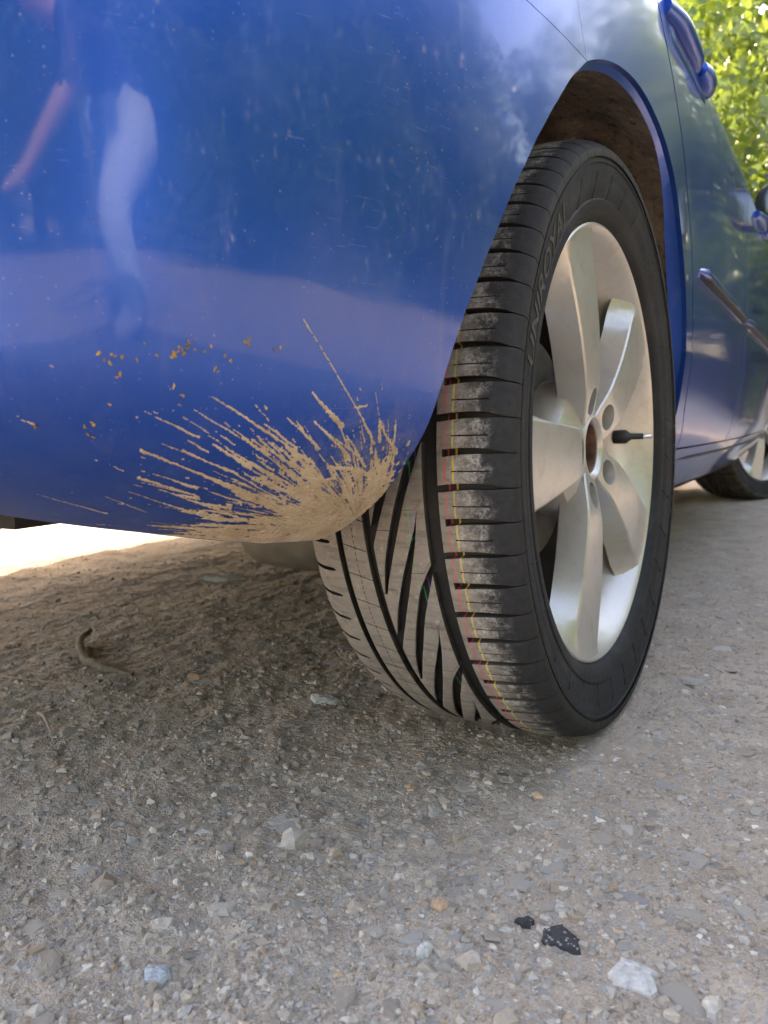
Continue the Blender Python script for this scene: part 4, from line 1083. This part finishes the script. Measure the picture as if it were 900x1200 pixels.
for x, y, k, sc, rz, lab in ((2.6, 11.2, 1, .75, .4, 'added dense low bush reflected in the rear door'), (4.6, 12.6, 0, .9, 2.2, 'added low green bush right of the row ahead'), (.6, 12.0, 2, .85, 1.1, 'added low bush under the trees ahead, behind the mirror'), (6.6, 11.6, 2, .9, 3.1, 'outermost added low bush on the right of the trees')):
    b_ = tree(x, y, k, sc, rz, lab, .95); b_.name = 'bush'; b_['category'] = 'bush'; b_['group'] = 'unseen bushes added under the trees ahead'  # added to block bright far ground from the door's reflection
for i, (x, y, k, sc, rz) in enumerate([(5.9, 4.6, 1, 1.0, .4), (6.2, 2.2, 0, 1.05, 1.9), (6.3, -.3, 2, 1.1, 3.0), (6.2, -2.8, 1, 1.05, 4.2), (5.8, -5.2, 0, 1.05, 5.5)]):
    b_ = tree(x, y, k, sc, rz, 'hedge bush of the row mirrored in the blue paint', 1.1); b_.name = 'bush'; b_['category'] = 'bush'; b_['group'] = 'hedge row beside the yard'
BACK = 'broadleaf tree out of direct view, placed for reflections and shade'
for i, (x, y, k, sc, rz) in enumerate([(3.2, 10.2, 2, 1.4, .5), (5.6, 9.4, 1, 1.5, 1.7), (7.6, 6.0, 0, 1.7, 2.2), (-4.6, 6.2, 1, 1.1, .3), (2.9, -6.4, 1, 1.5, .8), (5.2, -8.0, 2, 1.7, 2.9), (-2.3, 6.1, 2, 1.15, 2.4), (-5.4, 9.0, 0, 1.4, 3.6), (8.8, 2.4, 1, 1.7, 3.3), (9.0, -1.2, 2, 1.8, 5.1), (8.8, -4.6, 0, 1.5, .9)]):  # trees ahead-left are added to shade the ground mirrored in the door
    tree(x, y, k, sc, rz, BACK, 1.8)  # the pair behind the car is added to darken the mirrored sky

# ------------------------------------------------------------------ the person mirrored in the paint
def person(loc, rz):
    J = {'pelvis': (0, -.16, .78), 'waist': (0, -.05, .90), 'chest': (0, .16, 1.02), 'neck': (0, .34, 1.10), 'jaw': (0, .42, 1.10), 'skull': (0, .50, 1.15), 'top': (0, .53, 1.22),
         'hipL': (.11, -.14, .74), 'kneeL': (.17, .16, .47), 'ankL': (.15, -.02, .09), 'toeL': (.17, .19, .035), 'hipR': (-.11, -.14, .74), 'kneeR': (-.15, .05, .42), 'ankR': (-.16, -.22, .10), 'toeR': (-.19, -.02, .035),
         'shL': (.19, .24, 1.03), 'elL': (.24, .40, .76), 'wrL': (.13, .60, .58), 'hdL': (.09, .68, .53), 'shR': (-.19, .24, 1.03), 'elR': (-.24, .38, .76), 'wrR': (-.12, .60, .58), 'hdR': (-.08, .68, .53)}
    Rr = {'pelvis': .165, 'waist': .145, 'chest': .16, 'neck': .06, 'jaw': .07, 'skull': .095, 'top': .05, 'hipL': .14, 'hipR': .14, 'kneeL': .118, 'kneeR': .118, 'ankL': .095, 'ankR': .095, 'toeL': .038, 'toeR': .038,
          'shL': .065, 'shR': .065, 'elL': .050, 'elR': .050, 'wrL': .036, 'wrR': .036, 'hdL': .032, 'hdR': .032}
    E_ = [('pelvis', 'waist'), ('waist', 'chest'), ('chest', 'neck'), ('neck', 'jaw'), ('jaw', 'skull'), ('skull', 'top'), ('pelvis', 'hipL'), ('hipL', 'kneeL'), ('kneeL', 'ankL'), ('ankL', 'toeL'), ('pelvis', 'hipR'), ('hipR', 'kneeR'), ('kneeR', 'ankR'), ('ankR', 'toeR'),
          ('chest', 'shL'), ('shL', 'elL'), ('elL', 'wrL'), ('wrL', 'hdL'), ('chest', 'shR'), ('shR', 'elR'), ('elR', 'wrR'), ('wrR', 'hdR')]
    for s, sg_ in (('L', 1), ('R', -1)):
        h = Vector(J['hd'+s])
        for k, (dx, dy, dz) in enumerate([(-.03, .075, 0), (-.012, .088, .004), (.008, .084, .004), (.026, .068, 0)]):
            J['f%s%d' % (s, k)] = tuple(h+Vector((dx*.6, dy*.5, dz+.008))); J['g%s%d' % (s, k)] = tuple(h+Vector((dx, dy*.85, dz-.018)))
            Rr['f%s%d' % (s, k)] = .010; Rr['g%s%d' % (s, k)] = .008; E_ += [('hd'+s, 'f%s%d' % (s, k)), ('f%s%d' % (s, k), 'g%s%d' % (s, k))]
        J['t'+s] = tuple(h+Vector((-sg_*.045, .02, .01))); Rr['t'+s] = .010; E_.append(('hd'+s, 't'+s))
    names = list(J); me = bpy.data.meshes.new('person'); me.from_pydata([J[n] for n in names], [(names.index(a), names.index(b)) for a, b in E_], [])
    o = link(bpy.data.objects.new('person', me)); sk = o.modifiers.new('skin', 'SKIN'); sk.use_smooth_shade = True
    for i, n in enumerate(names):
        sv = me.skin_vertices[0].data[i]; sv.radius = (Rr[n], Rr[n]); sv.use_root = (n == 'pelvis')
    o.modifiers.new('sub', 'SUBSURF').levels = 2
    dg = bpy.context.evaluated_depsgraph_get(); dg.update(); m2 = bpy.data.meshes.new_from_object(o.evaluated_get(dg)); o.modifiers.clear(); o.data = m2
    skin = flat('skin', (.50, .29, .20), .5, 0, .1); jeans = flat('pale_jeans', (.46, .55, .64), .9, 0, .2, 60, .3); tee = flat('dark_tee', (.03, .035, .05), .9, 0, .2); shoe = flat('canvas_shoe', (.55, .55, .53), .8); hair = flat('dark_hair', (.03, .02, .015), .6)
    for m_ in (skin, jeans, tee, shoe, hair): m2.materials.append(m_)
    for p in m2.polygons:
        c = p.center
        if c.z < .085: k = 3
        elif c.z < .86 and c.y < .30: k = 1
        elif c.y > .30 and c.z < .80: k = 0
        elif c.y > .43 and c.z > 1.13: k = 4
        elif c.y > .36 and c.z > 1.0: k = 0
        else: k = 2
        p.material_index = k
    m2.shade_smooth(); o.location = loc; o.rotation_euler.z = rz
    return tag(o, 'person in pale jeans and dark top bending down, mirrored in the bumper', 'person')
person((1.22, -1.56, float(ground_z(1.22, -1.56))), rad(118))
